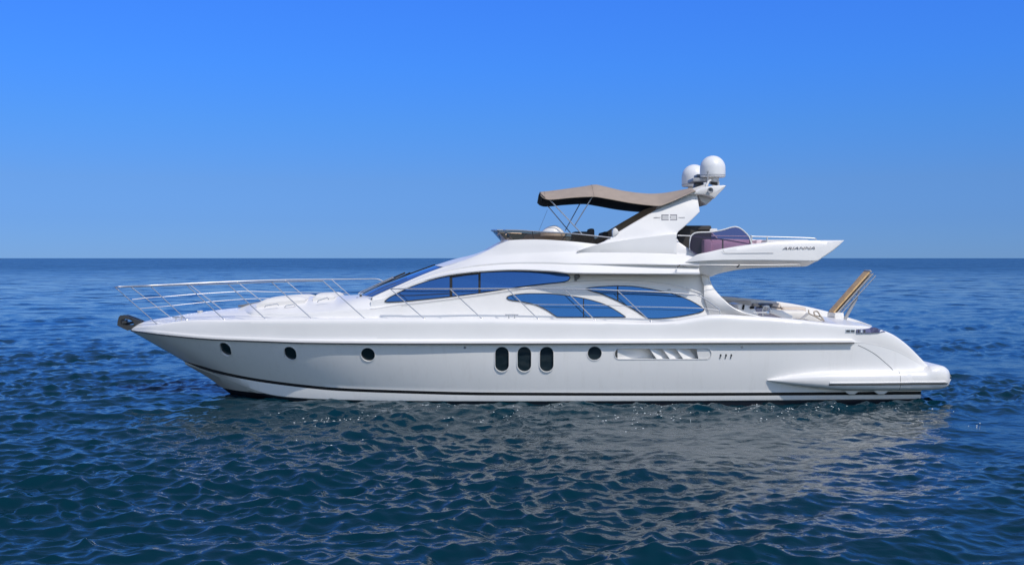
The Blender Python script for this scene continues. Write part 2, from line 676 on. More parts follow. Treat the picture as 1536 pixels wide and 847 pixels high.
def hull_rows():
    rows = []
    for u in us:
        a = lev_rub(XS_RUB + u * (XE_RUB - XS_RUB))
        s1 = lev_str(XS_STR + u * (XE_LOW - XS_STR), .036 * min(1, u * 30))
        s0 = lev_str(XS_STR + u * (XE_LOW - XS_STR), -.038 * min(1, u * 30))
        c1 = lev_chi(XS_CHI + u * (XE_LOW - XS_CHI))
        kx = XS_CHI + u * (XE_LOW - XS_CHI)
        kk = Vector((kx, 0, keel(kx)))
        mids = []
        for t in (.08, .2, .35, .5, .65, .8, .92):
            p = a.lerp(s1, t)
            fl = max(0, 1 - u * 1.9)                        # hollow flare forward, slight round aft
            bow = math.sin(math.pi * t)
            p.y += (.0 * fl - .035 * (1 - fl)) * bow * min(1, u * 8)
            p.x += .10 * bow * max(0, 1 - u * 5) * 0
            mids.append(p)
        lip = min(1, u * 8) * .035
        c0 = c1 + Vector((0, lip, -.02))
        c00 = c0 + Vector((0, .02 * min(1, u * 8), -.13 * min(1, u * 3)))
        rows.append([a] + mids + [s1, s0, c1, c0, c00, c00.lerp(kk, .5) + Vector((0, 0, -.05 * min(1, u * 5))), kk])
    return rows


HR = hull_rows()


def hull_surf(X, z):
    """point on the near topside at X, z (interpolated from the loft)"""
    m = 9                                                   # rub .. top of stripe
    prof = []
    for j in range(m):
        for i in range(NS):
            a, b = HR[i][j], HR[i + 1][j]
            if a.x <= X <= b.x:
                t = (X - a.x) / max(1e-6, b.x - a.x)
                prof.append(a.lerp(b, t))
                break
    for p, q in zip(prof, prof[1:]):
        if q.z <= z <= p.z:
            t = (z - p.z) / min(-1e-6, q.z - p.z)
            return p.lerp(q, t)
    return prof[-1]


def hull_at(px, py):
    y = -2.3
    for _ in range(12):
        p = U(px, py, y)
        y = hull_surf(p.x, p.z).y
    p = U(px, py, y)
    e = .04
    a, b = hull_surf(p.x - e, p.z), hull_surf(p.x + e, p.z)
    c, d = hull_surf(p.x, p.z - e), hull_surf(p.x, p.z + e)
    tx = (b - a).normalized()
    tz = (d - c).normalized()
    n = tx.cross(tz).normalized()
    if n.y > 0:
        n = -n
    tz = (tz - tz.dot(n) * n).normalized()
    tx = tz.cross(n).normalized()
    if tx.x < 0:
        tx = -tx
    return p, tx, tz, n


def build_hull():
    n = len(HR[0])
    vs, fs = grid(HR)
    fm = []
    for i in range(NS):
        for j in range(n - 1):
            fm.append(1 if j == 8 else (0 if j < 9 else (0 if j == 9 else (2 if j == 10 else 3))))
    V = list(vs) + [Vector((v.x, -v.y, v.z)) for v in vs]
    b = len(vs)
    F = list(fs) + [tuple(reversed([i + b for i in f])) for f in fs]
    FM = fm + fm
    # lid under the deck and transom, so that the hull is one closed body
    for i in range(NS):
        F.append((i * n, (i + 1) * n, (i + 1) * n + b, i * n + b))
        FM.append(0)
    for j in range(n - 1):
        e = NS * n
        F.append((e + j, e + j + 1, e + j + 1 + b, e + j + b))
        FM.append(0 if j < 8 else (1 if j == 8 else (0 if j < 10 else 3)))
    me = bpy.data.meshes.new('hull')
    me.from_pydata([tuple(v) for v in V], [], F)
    for m in (HULLW, BLACK, HULLB, None):
        me.materials.append(m)
    # bottom: white above the paint line, antifouling below it
    mb = bpy.data.materials.new('bottom_paint_line')
    mb.use_nodes = True
    nn, ll = mb.node_tree.nodes, mb.node_tree.links
    bs = nn['Principled BSDF']
    bs.inputs['Roughness'].default_value = .5
    tc = nn.new('ShaderNodeTexCoord')
    sp = nn.new('ShaderNodeSeparateXYZ')
    ll.new(tc.outputs['Object'], sp.inputs[0])
    cmp_ = nn.new('ShaderNodeMath')
    cmp_.operation = 'MULTIPLY_ADD'                          # paint line climbs a little towards the bow
    cmp_.inputs[1].default_value = .0
    cmp_.inputs[2].default_value = -.02
    ll.new(sp.outputs['X'], cmp_.inputs[0])
    ad = nn.new('ShaderNodeMath')
    ad.operation = 'ADD'
    ll.new(sp.outputs['Z'], ad.inputs[0])
    ll.new(cmp_.outputs[0], ad.inputs[1])
    gt = nn.new('ShaderNodeMath')
    gt.operation = 'GREATER_THAN'
    gt.inputs[1].default_value = .075
    ll.new(ad.outputs[0], gt.inputs[0])
    mx = nn.new('ShaderNodeMix')
    mx.data_type = 'RGBA'
    mx.inputs[6].default_value = (.008, .011, .02, 1)
    mx.inputs[7].default_value = (.5, .52, .5, 1)
    ll.new(gt.outputs[0], mx.inputs[0])
    ll.new(mx.outputs[2], bs.inputs['Base Color'])
    me.materials[3] = mb
    me.polygons.foreach_set('material_index', FM)
    bm = bmesh.new()
    bm.from_mesh(me)
    bmesh.ops.remove_doubles(bm, verts=bm.verts, dist=.0008)
    bmesh.ops.dissolve_degenerate(bm, edges=bm.edges, dist=1e-4)
    bmesh.ops.recalc_face_normals(bm, faces=bm.faces)
    bm.to_mesh(me)
    bm.free()
    return link('hull', me, yacht)


hull = build_hull()


def stadium(w, h, n=14):
    """rounded outline, w x h, long axis along the greater one, counter-clockwise"""
    pts = []
    if h >= w:
        r, s = w / 2, h / 2 - w / 2
        for i in range(n + 1):
            t = math.pi * i / n
            pts.append((r * math.cos(t), s + r * math.sin(t)))
        for i in range(n + 1):
            t = math.pi + math.pi * i / n
            pts.append((r * math.cos(t), -s + r * math.sin(t)))
        if s < 1e-6:
            pts = pts[:n] + pts[n + 1:-1]
    else:
        pts = [(y, -x) for x, y in stadium(h, w, n)]
    return pts


def loc_prism(fr, pts, d0, d1):
    p, tx, tz, n = fr
    a = [p + tx * x + tz * z + n * d0 for x, z in pts]
    return prism3(a, n * (d1 - d0))


def ring(fr, outer, inner, d0, d1):
    """flat ring with thickness between two outlines of equal count"""
    p, tx, tz, n = fr
    N = len(outer)
    f = lambda q, d: p + tx * q[0] + tz * q[1] + n * d
    rows = [[f(q, d0) for q in outer], [f(q, d1) for q in outer], [f(q, d1) for q in inner], [f(q, d0) for q in inner]]
    rows.append(rows[0])
    vs, fs = grid(rows, True)
    return vs, fs


SC = 26.2 / K                            # metres per photo pixel on the near topside
cut = []
openings = []
for px, py, w, h in ((338.5, 523.5, 19, 27), (435.5, 529.8, 20, 24), (552, 531.3, 21.5, 21.5), (892, 529.5, 21, 21)):
    openings.append(('porthole', hull_at(px, py), w * SC, h * SC))
for px in (753, 786.5, 820):
    openings.append(('hull_window', hull_at(px, 538.3), 20.5 * SC, 38 * SC))
for kind, fr, w, h in openings:
    cut.append(loc_prism(fr, stadium(w, h), .15, -.06))
IN_FR = hull_at(994.5, 530.4)
IN_W, IN_H = 144 * SC, 15.5 * SC
cut.append(loc_prism(IN_FR, stadium(IN_W, IN_H), .15, -.26))

cm = part('cutter', join(*cut), HULLW, None, smooth=False)
bo = hull.modifiers.new('openings', 'BOOLEAN')
bo.operation = 'DIFFERENCE'
bo.solver = 'EXACT'
bo.object = cm
dg = bpy.context.evaluated_depsgraph_get()
nm = bpy.data.meshes.new_from_object(hull.evaluated_get(dg))
hull.modifiers.clear()
hull.data = nm
nm.name = 'hull'
finish(nm, True, 28)
bpy.data.objects.remove(cm, do_unlink=True)

for kind, fr, w, h in openings:
    o1, o2 = stadium(w + .032, h + .032), stadium(w - .006, h - .006)
    f = part(kind, ring(fr, o1, o2, -.004, .010), GEL, yacht)
    part('glass', loc_prism(fr, stadium(w + .002, h + .002), -.045, -.058), GLASSD, f, smooth=False)

intake = part('engine_air_intake', ring(IN_FR, stadium(IN_W + .03, IN_H + .03), stadium(IN_W - .004, IN_H - .004), -.003, .008), GEL, yacht)
p, tx, tz, n = IN_FR
EDGE = [(x0 - 994.5) * SC for x0 in (927, 974, 993.5, 1013.5, 1033.5)]
SL = 10.8 * SC                                              # every edge slants aft downwards
hh = IN_H / 2 - .003


def inq(x, z, d):
    return p + tx * x + tz * z + n * d


for k in range(4):
    a0, a1 = EDGE[k], EDGE[k + 1]
    s0 = SL if k else 0
    deep = -.24 if k == 0 else -.15
    d0 = -.02 if k == 0 else 0
    e_ = .014
    # wedge: flush at its forward edge, sloping in to its full depth under the next edge
    vs = [inq(a0, hh, d0), inq(a0 + s0, -hh, d0), inq(a0 + e_ + s0, -hh, d0), inq(a0 + e_, hh, d0),
          inq(a1 + .01, hh, deep), inq(a1 + .01 + SL, -hh, deep), inq(a0, hh, deep - .004), inq(a0 + s0, -hh, deep - .004)]
    fs = [(0, 1, 2, 3), (3, 2, 5, 4), (0, 6, 7, 1), (4, 5, 7, 6), (0, 3, 4, 6), (1, 7, 5, 2)]
    part('vane', (vs, fs), GEL, intake, smooth=False)
# blank panel that closes the aft end of the intake
x0, x1 = (1045 - 994.5) * SC, IN_W / 2 - .006
pts = [(x, z) for x, z in stadium(IN_W - .012, IN_H - .012) if x > x0]
pts = [(x0 - .01, max(z for x, z in pts))] + [q_ for q_ in pts] + [(x0 + .04, min(z for x, z in pts))]
pts.sort(key=lambda q_: math.atan2(q_[1], q_[0] - (x0 + x1) / 2))
part('blank_panel', loc_prism(IN_FR, pts, -.012, -.03), GEL, intake, smooth=False)

# skin fittings
for px in (1081, 1089, 1097):
    fr = hull_at(px, 532.5)
    pt = loc_prism(fr, stadium(.036, .06), -.01, .012)
    pn = loc_prism((fr[0] - fr[2] * .055 - fr[1] * .015, fr[1], fr[2], fr[3]), stadium(.016, .05), -.01, .02)
    part('exhaust_outlet', join(pt, pn), DSTEEL, yacht, smooth=False)
for px, py in ((697.5, 521), (1113, 520.3)):
    fr = hull_at(px, py)
    part('drain_fitting', lathe([(0, -.01), (.032, -.01), (.032, .006), (.024, .014), (.016, .014), (.014, .004), (0, .004)], fr[0], 20, fr[3]), CHROME, yacht)

# ------------------------------------------------------------------ bulwark, deck and stern moulding (one moulding)
def drop(px):
    return .10 * sstep(330, 420, px) + .50 * sstep(1088, 1110, px) * (1 - sstep(1236, 1256, px)) - .10 * sstep(1250, 1262, px)


fcent = Cv([(196, 494), (214, 482.8), (258, 474.6), (287, 469.7), (325, 464.8), (355, 461.5), (420, 458.5), (600, 457)])


def deck_row(X):
    h = hb(X)
    y0 = -h
    s = min(1, h / .9)
    px = PX(X, y0)
    zr = Zof(frub, X, y0)
    zt = max(Zof(ftop, X, y0), zr + .012)
    H = zt - zr
    lip = .085 * s * (1 - sstep(1276, 1284, px)) * (.3 + .7 * sstep(400, 640, px))
    lz = min(.085 * (1 - .6 * sstep(1276, 1284, px)), H * .4)
    e = min(1, H / .5) * s
    bul = .02 * sstep(1240, 1330, px)
    bow = 1 - sstep(250, 400, px)                           # bulwark leans in towards the bow
    pts = [(y0 + .02 * s, zr - .012), (y0 - lip, zr), (y0 - lip - .004, zr + lz * .45), (y0 - lip * .9, zr + lz * .85), (y0 - lip * .35, zr + lz)]
    zb = zr + lz
    Hb = zt - zb
    lean = (.06 + .10 * bow) * e
    for t in (.06, .2, .4, .6, .75, .86):
        pts.append((y0 + lean * t ** 2 - bul * math.sin(math.pi * t) * e + .012 * e * math.sin(math.pi * min(1, t * 1.3)), zb + Hb * t))
    rr = min(.07, Hb * .3)
    pts += [(y0 + lean + .012 * e, zt - rr * .55), (y0 + lean + .035 * e, zt - rr * .2), (y0 + lean + .075 * e, zt - rr * .02), (y0 + lean + .17 * e, zt + .002)]
    yi = y0 + lean + .19 * e
    d = drop(px)
    zc = Zof(fcent, X, 0.0) if PX(X, 0) < 620 else zt + .06
    if px > 1088:
        zc = zt + .06 - d * 1.0
    zd = zt - d
    camber = max(0, zc - zd)
    pts.append((yi, zt - .012 * min(1, d * 10)))
    pts.append((yi + .015 * e, zd))
    for t in (.25, .5, .75, 1.0):
        pts.append((yi * (1 - t), zd + camber * (1 - (1 - t) ** 2)))
    return [Vector((X, min(0, y), z)) for y, z in pts]


deck_x = [XS_RUB + (10.29 - XS_RUB) * (i / 260) ** 1.15 for i in range(261)]
rows = [deck_row(x) for x in deck_x]
vf = both(grid(rows))
part('deck', vf, GEL, yacht, ang=35, merge=.0008)

# strip of steel on the strake and the dark gap under it
pts = [Vector((X, -hb(X) - .085 * min(1, hb(X) / .9) * (.3 + .7 * sstep(400, 640, PX(X, -hb(X)))) - .003, Zof(frub, X, -hb(X)) + .004)) for X in np.linspace(-10.08, X_(1280, -2.55), 140)]
pair('rub_rail', tube(pts, .016, 8), DSTEEL, yacht)

# seam on the quarter
seam = [hull_at(px, py)[0] for px, py in ((1287, 517.5), (1300, 523.5), (1314, 532), (1326, 542), (1335, 550), (1341, 556.5))]
part('quarter_seam', tube(smooth_path(seam), .006, 6), DSTEEL, yacht)

# stern light and fairlead on the quarter
def deck_side(px, py):
    y = -2.5
    for _ in range(10):
        P = U(px, py, y)
        row = deck_row(P.x)
        for a, b in zip(row[4:], row[5:15]):
            if a.z <= P.z <= b.z:
                t = (P.z - a.z) / max(1e-6, b.z - a.z)
                y = a.y + (b.y - a.y) * t
                break
    return U(px, py, y)


def on_side(poly, off, back, bevel=0):
    a = [deck_side(px, py) + Vector((0, -off, 0)) for px, py in poly]
    return prism3(a, Vector((0, back, 0)), bevel)


fl = part('quarter_fairlead', on_side([(1268, 493.6), (1282.5, 493.6), (1282.5, 499), (1268, 499)], .012, .06), CHROME, yacht, smooth=False)
for i in range(2):
    x = 1269.2 + i * 6.8
    part('opening', on_side([(x, 494.6), (x + 5.6, 494.6), (x + 5.6, 498), (x, 498)], .018, .02), DSTEEL, fl, smooth=False)
ql = part('quarter_light', on_side([(1284.5, 493.6), (1295, 493.2), (1304, 491.6), (1310.4, 490.2), (1316, 492), (1322, 494.4), (1327.5, 497), (1318, 498.2), (1306, 498.9), (1284.5, 499)], .035, .14), LENS, yacht, smooth=False)
for i in range(3):
    x = 1286 + i * 4.4
    part('louvre', on_side([(x, 494.2), (x + 2.6, 494.2), (x + 2.6, 498.4), (x, 498.4)], .040, .02), DSTEEL if i != 1 else CHROME, ql, smooth=False)

# ------------------------------------------------------------------ swim platform with side sponsons
fpt = Cv([(1153, 570.2), (1165, 568), (1188.8, 563.4), (1218, 559.4), (1257, 557.2), (1341, 556), (1391, 555.6), (1396, 550.5), (1403, 548.8), (1411.5, 549.8), (1418, 554), (1423, 560.5), (1426, 568)])
fpb = Cv([(1153, 571.6), (1165, 574), (1188.8, 578), (1222, 582), (1277, 585.8), (1341, 586.5), (1386, 586.8), (1405, 586), (1414, 584), (1421, 579.5), (1426, 571)])
fpo = Cv([(1153, .0), (1165, .07), (1190, .15), (1220, .21), (1260, .26), (1400, .27), (1412, .22), (1420, .06), (1426, -.25)])
rows = []
for px in list(np.linspace(1153, 1395, 70)) + list(np.linspace(1396, 1426, 32)):
    X = X_(px, -2.66)
    base = -hull_surf(min(X, 10.0), .75).y if X < 9.6 else 2.38
    wo = base + fpo(px)
    zt, zb = Zof(fpt, X, -2.66), Zof(fpb, X, -2.66)
    r = min(.30, (wo - base + .1))
    zc, hh = (zt + zb) / 2, (zt - zb) / 2
    X += .17 * sstep(1380, 1426, px)
    row = [Vector((X, 0, zt)), Vector((X, -(wo - r) * .6, zt))]
    for k in range(15):
        t = math.pi * k / 14
        c, s_ = math.cos(t), math.sin(t)
        row.append(Vector((X, -(wo - r + r * abs(s_) ** .62), zc + hh * math.copysign(abs(c) ** .75, c))))
    row += [Vector((X, -(wo - r) * .6, zb)), Vector((X, 0, zb))]
    rows.append(row)
PLAT = rows
vf = both(grid(rows))
plat = part('swim_platform', vf, GEL, yacht, ang=40, merge=.0008)


def plat_pt(px, py, off=.004):
    X = X_(px, -2.66)
    best = min(range(len(PLAT)), key=lambda i: abs(PLAT[i][0].x - X))
    z = ZC - (py - HY) * (25.94) / K
    row = PLAT[best]
    for a, b in zip(row[2:], row[3:17]):
        if b.z <= z <= a.z:
            t = (z - a.z) / min(-1e-6, b.z - a.z)
            q_ = a.lerp(b, t)
            return Vector((X, q_.y - off, z))
    return Vector((X, row[9].y - off, z))


pts = [plat_pt(x, 576.2 - (x - 1242) * .004) for x in np.linspace(1242, 1424, 50)]
pair('fender_strip', tube(pts, .016, 8), RUBBER, plat)
pts = [plat_pt(x, 573.4 - (x - 1242) * .004, .012) for x in np.linspace(1243, 1420, 50)]
pair('steel_strip', tube(pts, .018, 8), GEL, plat)
pts = [plat_pt(1350, y, .001) for y in np.linspace(557, 585, 16)]
pair('sponson_seam', tube(pts, .004, 6), DSTEEL, plat)
for px in (1278, 1322):
    pair('exhaust_duct', prism([(px - 13, 585.5), (px + 13, 585.5), (px + 4, 591), (px - 4, 591)], -2.52, -2.2, .01), GEL, plat)

# ------------------------------------------------------------------ bow roller and anchor
outer = [(176.3, 482), (178, 475.5), (180.5, 472.8), (187.7, 472.6), (199, 476.6), (208, 480), (215, 483.5), (206, 488.5), (197, 494.6), (191, 495.4), (181, 490.5), (175.8, 488)]
inner = [(180.6, 482), (181.6, 480.2), (183.2, 478.6), (186.5, 478), (193.3, 479), (197.5, 480.8), (200.8, 483.6), (200.4, 486), (198.6, 487.4), (192, 487.6), (184, 487.2), (181.2, 486)]
fr0 = (Vector((0, -.13, 0)), Vector((1, 0, 0)), Vector((0, 0, 1)), Vector((0, -1, 0)))
o3 = [(U(a, b, -.13).x, U(a, b, -.13).z) for a, b in outer]
i3 = [(U(a, b, -.13).x, U(a, b, -.13).z) for a, b in inner]
roller = part('bow_roller', join(ring(fr0, o3, i3, 0, -.05), ring(fr0, o3, i3, -.21, -.26)), DSTEEL, yacht, smooth=False)
part('roller_wheel', lathe([(.0, 0), (.06, 0), (.045, .08), (.06, .16), (0, .16)], U(187, 490, -.08), 20, (0, 1, 0)), RUBBER, roller)
part('anchor', join(tube(smooth_path([U(183, 487, 0), U(196, 484, 0), U(212, 480.5, 0)], 4), .035, 8),
                    rbox(U(186, 483.5, 0), (.2, .19, .11), .03, Matrix.Rotation(R(-20), 3, 'Y'))), DSTEEL, roller)

# ------------------------------------------------------------------ foredeck trunk
def wt(X):
    return max(.02, hb(X) - .62)


fridge = Cv([(352, 466.5), (380, 467.5), (440, 468), (465, 467.5), (511, 464), (560, 461.5), (600, 455.5), (640, 450.8), (675, 446.5), (720, 440.5), (785, 431), (850, 423.8), (890, 421.3), (925, 420.6), (955, 421.3), (982, 423.4), (1010, 427), (1026, 430.5), (1045, 436), (1062, 443)])
ftrunk = Cv([(340, 466), (355, 462.5), (376, 455), (399, 451), (427, 447.2), (457, 445), (500, 443.3), (525, 442.8), (560, 442.5)])
rows = []
for X in np.linspace(X_(350, -1), X_(604, -1.6), 84):
    w = min(wt(X), 1.98)
    t0 = sstep(X_(350, -1), X_(385, -1), X)
    y0 = -w * (.55 + .45 * t0)
    zd = Zof(ftop, X, -hb(X)) - .12
    zr = max(Zof(fridge, X, y0), zd + .02)
    zt = max(Zof(ftrunk, X, 0), zr + .01)
    b0 = y0
    y0 += (.13 * max(.1, zr - 2.0) - .012) * sstep(X_(440, -1.6), X_(552, -1.6), X)
    row = [Vector((X, b0 - .02 + .032 * sstep(X_(440, -1.6), X_(552, -1.6), X), zd - .05)), Vector((X, y0 - .004, zr - .06)), Vector((X, y0, zr - .03)), Vector((X, y0 + .012, zr - .008)), Vector((X, y0 + .04, zr))]
    y2 = y0 + .04
    pw = 2.0 + 8.0 * sstep(X_(500, -1.6), X_(562, -1.6), X)  # shoulders fill out towards the windscreen
    for t in (.03, .07, .12, .18, .25, .4, .55, .7, .85, 1.):
        row.append(Vector((X, y2 * (1 - t), zr + (zt - zr) * (1 - (1 - t) ** pw))))
    rows.append(row)
front = [Vector((rows[0][0].x - .12, v.y * .9, min(v.z, rows[0][0].z))) for v in rows[0]]
trunk = part('foredeck_trunk', both(grid([front] + rows)), GEL, yacht, merge=.001)

# sunpad cushions and hatch on the trunk
def pad(px0, px1, y0, y1, lift, th=.09):
    rows_ = []
    N, M = 14, 8
    for i in range(N + 1):
        u = i / N
        row = []
        for j in range(M + 1):
            v = j / M
            y = y0 + (y1 - y0) * v
            X = X_(px0 + (px1 - px0) * u, 0)
            z = Zof(ftrunk, X, 0) - .07 * (y / 1.4) ** 2 + lift
            e = min(1, 6 * u, 6 * (1 - u)) ** .5 * min(1, 6 * v, 6 * (1 - v)) ** .5
            row.append(Vector((X, y, z + th * e - .02)))
        rows_.append(row)
    top = grid(rows_)
    edge = [rows_[0][j] for j in range(M + 1)] + [rows_[i][M] for i in range(1, N + 1)] + [rows_[N][j] for j in range(M - 1, -1, -1)] + [rows_[i][0] for i in range(N - 1, 0, -1)]
    return join(top, grid([edge + [edge[0]], [e_ + Vector((0, 0, -.12)) for e_ in edge + [edge[0]]]]))


for y0, y1 in ((-1.0, -.36), (-.32, .32), (.36, 1.0)):
    part('sunpad_cushion', pad(398, 468, y0, y1, .0), WVINYL, yacht, ang=60)
pair('headrest', pad(478, 509, -.85, -.03, .03, .08), WVINYL, yacht, ang=60)
part('deck_hatch', rbox(U(375, 456, -.1) + Vector((0, .1, .0)), (.55, .6, .05), .02, Matrix.Rotation(R(-10), 3, 'Y')), GREYP, yacht)
for a, b in (((476, 453.5), (493, 448.8)), ((397, 461), (418, 458)), ((427, 461), (443, 459))):
    pa, pb = U(*a, -1.22), U(*b, -1.22)
    part('grab_handle', tube([pa, pa + Vector((.03, -.03, .045)), pb + Vector((-.03, -.03, .045)), pb], .013, 8), CHROME, yacht)

# ------------------------------------------------------------------ deckhouse
fwt = Cv([(556, 453), (577, 449.5), (590, 442), (617, 429.2), (651, 418.2), (678, 412.6), (720, 408), (772, 405.6), (829, 407.8), (855, 410.4), (900, 411), (1042, 412)])


def house_lev(X):
    """section of the deckhouse side at X: list of (y, z) from the deck up"""
    w = min(wt(X), 1.98)
    px = PX(X, -w)
    zd = Zof(ftop, X, -hb(X)) - .25
    y0 = -w
    zr = Zof(fridge, X, y0 + .05)
    yr = y0 + .13 * max(.1, zr - 2.0)
    rec = .05 + .12 * sstep(800, 870, px)
    zt = Zof(fwt, X, yr + rec)
    zt = max(zt, zr + .03)
    yt = yr + rec * .6 + .10 * max(0, zt - zr) + rec * .4
    return [(y0, zd), (yr, zr - .07), (yr - .012, zr - .045), (yr - .022, zr - .014), (yr - .006, zr), (yr + rec, zr + .008), (yt, zt + .04)]


HX0, HX1 = X_(556, -1.75), X_(1063, -1.98)
rows = []
for X in np.linspace(HX0, HX1, 150):
    row = [Vector((X, y, z)) for y, z in house_lev(X)]
    row.append(Vector((X, row[-1].y * .5, row[-1].z + .02)))
    row.append(Vector((X, 0, row[-1].z)))
    rows.append(row)
end = [Vector((v.x, 0, v.z)) for v in rows[-1]]
start = [Vector((v.x - .01, 0, v.z)) for v in rows[0]]
house = part('deckhouse', both(grid([start] + rows + [end])), GEL, yacht, ang=30, merge=.001)


def wall_pt(px, py, off=0., upper=False):
    y = -1.9
    for _ in range(8):
        P = U(px, py, y)
        lv = house_lev(P.x)
        seg = lv[5:7] if upper else lv[0:2]
        (ya, za), (yb, zb) = seg
        t = (P.z - za) / (zb - za)
        y = ya + (yb - ya) * t
    return U(px, py, y) + Vector((0, -off, 0))


def window(name, up, lo, x0, x1, upper, mt, off=.012, n=60, parent=None, rim=.03):
    fu, fl_ = Cv(up), Cv(lo)
    rows_ = []
    for i in range(n + 1):
        t = i / n
        x = x0 + (x1 - x0) * (.5 - .5 * math.cos(math.pi * t))
        a, b = fu(x), fl_(x)
        rows_.append([wall_pt(x, a + (b - a) * k / 6, off, upper) for k in range(7)])
    fr_ = grid(rows_)
    edge = [r_[0] for r_ in rows_] + [r_[-1] for r_ in reversed(rows_)]
    sk = grid([edge + [edge[0]], [e + Vector((0, rim, 0)) for e in edge + [edge[0]]]])
    o = part(name, join(fr_, sk), mt, parent or yacht, ang=50, merge=.0005)
    # thin black gasket round the pane
    E = smooth_edge(edge)
    part('gasket', tube(E + [E[0]], .012, 6, cap=False), RUBBER, o)
    return o


def smooth_edge(e):
    out = [e[0]]
    for p_ in e[1:]:
        if (p_ - out[-1]).length > .03:
            out.append(p_)
    return out


W1 = window('side_window', [(577, 451.8), (583, 446.8), (590, 442.9), (617, 430), (651, 419), (678, 413.4), (720, 408.9), (772, 406.5), (829, 408.6), (846, 410.2), (852.5, 412.5), (855.5, 416.5)],
            [(577, 452.2), (582, 452.8), (595, 452.4), (630, 449.4), (675, 444.8), (720, 439.2), (740, 436.2), (785, 429.4), (820, 425.3), (845, 422.6), (852, 420.6), (855.5, 417)], 577, 855.5, True, GLASSB)
for poly in ([(674.4, 413.5), (678.6, 413), (678.6, 444.4), (674.4, 444.8)], [(717.6, 409), (721, 409), (721, 439), (717.6, 439.6)], [(678.4, 413.2), (698, 410.8), (718, 409), (718, 411.4), (698, 413.4), (678.4, 416.4)]):
    a = [wall_pt(x, y, .022, True) for x, y in poly]
    part('mullion', prism3(a, Vector((0, .03, 0))), RUBBER, W1, smooth=False)
a = [wall_pt(x, y, .020, True) for x, y in [(592, 442.4), (622, 442.2), (674, 439.3), (674, 440.6), (622, 443.6), (594, 443.6)]]
part('mullion', prism3(a, Vector((0, .03, 0))), RUBBER, W1, smooth=False)

W2 = window('saloon_window', [(760, 446.4), (763, 444), (771.3, 441.9), (795.4, 440), (816.7, 440), (845, 442.3), (873.4, 446.8), (907.4, 456.5), (925, 466), (938.6, 475)],
            [(760, 446.8), (763, 449), (781, 452), (801, 456.2), (816.7, 463), (828, 470), (836.5, 475.4), (850, 475.6), (938.6, 475.5)], 760, 938.6, False, GLASSL)
a = [wall_pt(x, y, .02) for x, y in [(874.5, 447.6), (876, 448), (876, 475), (874.5, 475)]]
part('mullion', prism3(a, Vector((0, .02, 0))), RUBBER, W2, smooth=False)
W3 = window('saloon_window', [(878.4, 432.6), (885, 431.2), (906.7, 429.4), (926.5, 428.6), (946.6, 429.2), (973, 432.8), (992.6, 436.7), (1010, 441), (1033.4, 449.6), (1050, 459), (1056.4, 463.6)],
            [(878.4, 433.2), (884, 435.2), (901.7, 440.5), (920, 448), (941, 458.5), (955, 466.4), (968, 475), (974, 477.7), (985, 477.6), (1008.6, 475.8), (1040.5, 470.5), (1053, 467), (1056.4, 464.4)], 878.4, 1056.4, False, GLASSL)
a = [wall_pt(x, y, .02) for x, y in [(925.5, 429.5), (927.5, 429.5), (927.5, 451), (925.5, 450)]]
part('mullion', prism3(a, Vector((0, .02, 0))), RUBBER, W3, smooth=False)
a = [wall_pt(x, y, .02) for x, y in [(889, 436.3), (1003, 439.4), (1003, 440.6), (892, 437.4)]]
part('mullion', prism3(a, Vector((0, .02, 0))), RUBBER, W3, smooth=False)

# fashion plate running from the saloon down into the cockpit coaming
fa = [(1032, 412.6), (1063, 412.6), (1065, 421), (1069, 430), (1079.5, 442.5), (1086, 449), (1097, 458.5), (1111, 466), (1126, 470.5), (1151, 476.5), (1040, 482), (1022, 478), (1050, 469), (1058, 464), (1044, 454), (1030, 446)]
plate_rows = []
fpu = Cv([(1046, 437), (1062, 443.4), (1066, 440), (1072, 436)])
fo = Cv([(412.6, 1064), (421, 1065.5), (430, 1069.5), (442.5, 1079.5), (449, 1086), (458.5, 1097), (466, 1111), (470.5, 1126), (476.5, 1151)])
for py in np.linspace(412, 476.5, 40):
    x1 = fo(py)
    x0 = min(1056, x1 - 12) if py < 445 else (1056 + (py - 445) * .3)
    yw = -1.80 - .62 * sstep(418, 474, py)
    y0_ = -1.79 - .2 * sstep(418, 446, py)
    row = []
    for t in (0, .25, .5, .75, .93, 1.0):
        row.append(U(x0 + (x1 - x0) * t, py, y0_ + (yw - y0_) * t - (.03 if 0 < t < 1 else 0)))
    row.append(row[-1] + Vector((.0, .08, 0)))
    row.append(row[0] + Vector((.05, .12, 0)))
    plate_rows.append(row)
pair('fashion_plate', grid(plate_rows), GEL, yacht, ang=40)

# horn and deck light under the overhang
part('deck_light', join(lathe([(0, 0), (.05, 0), (.07, .05), (.07, .13), (.055, .14), (0, .14)], wall_pt(864.5, 415, .12, True), 18, (.2, 1, .1)), rbox(wall_pt(863.5, 418.5, .03, True), (.06, .08, .08), .01)), GREYP, yacht)
part('bracket', rbox(wall_pt(863, 419.3, .02, True), (.05, .06, .04), .008), CHROME, yacht)
part('vent_stud', rbox(U(1003.5, 434.2, -1.88), (.08, .03, .012), .004), DSTEEL, yacht)

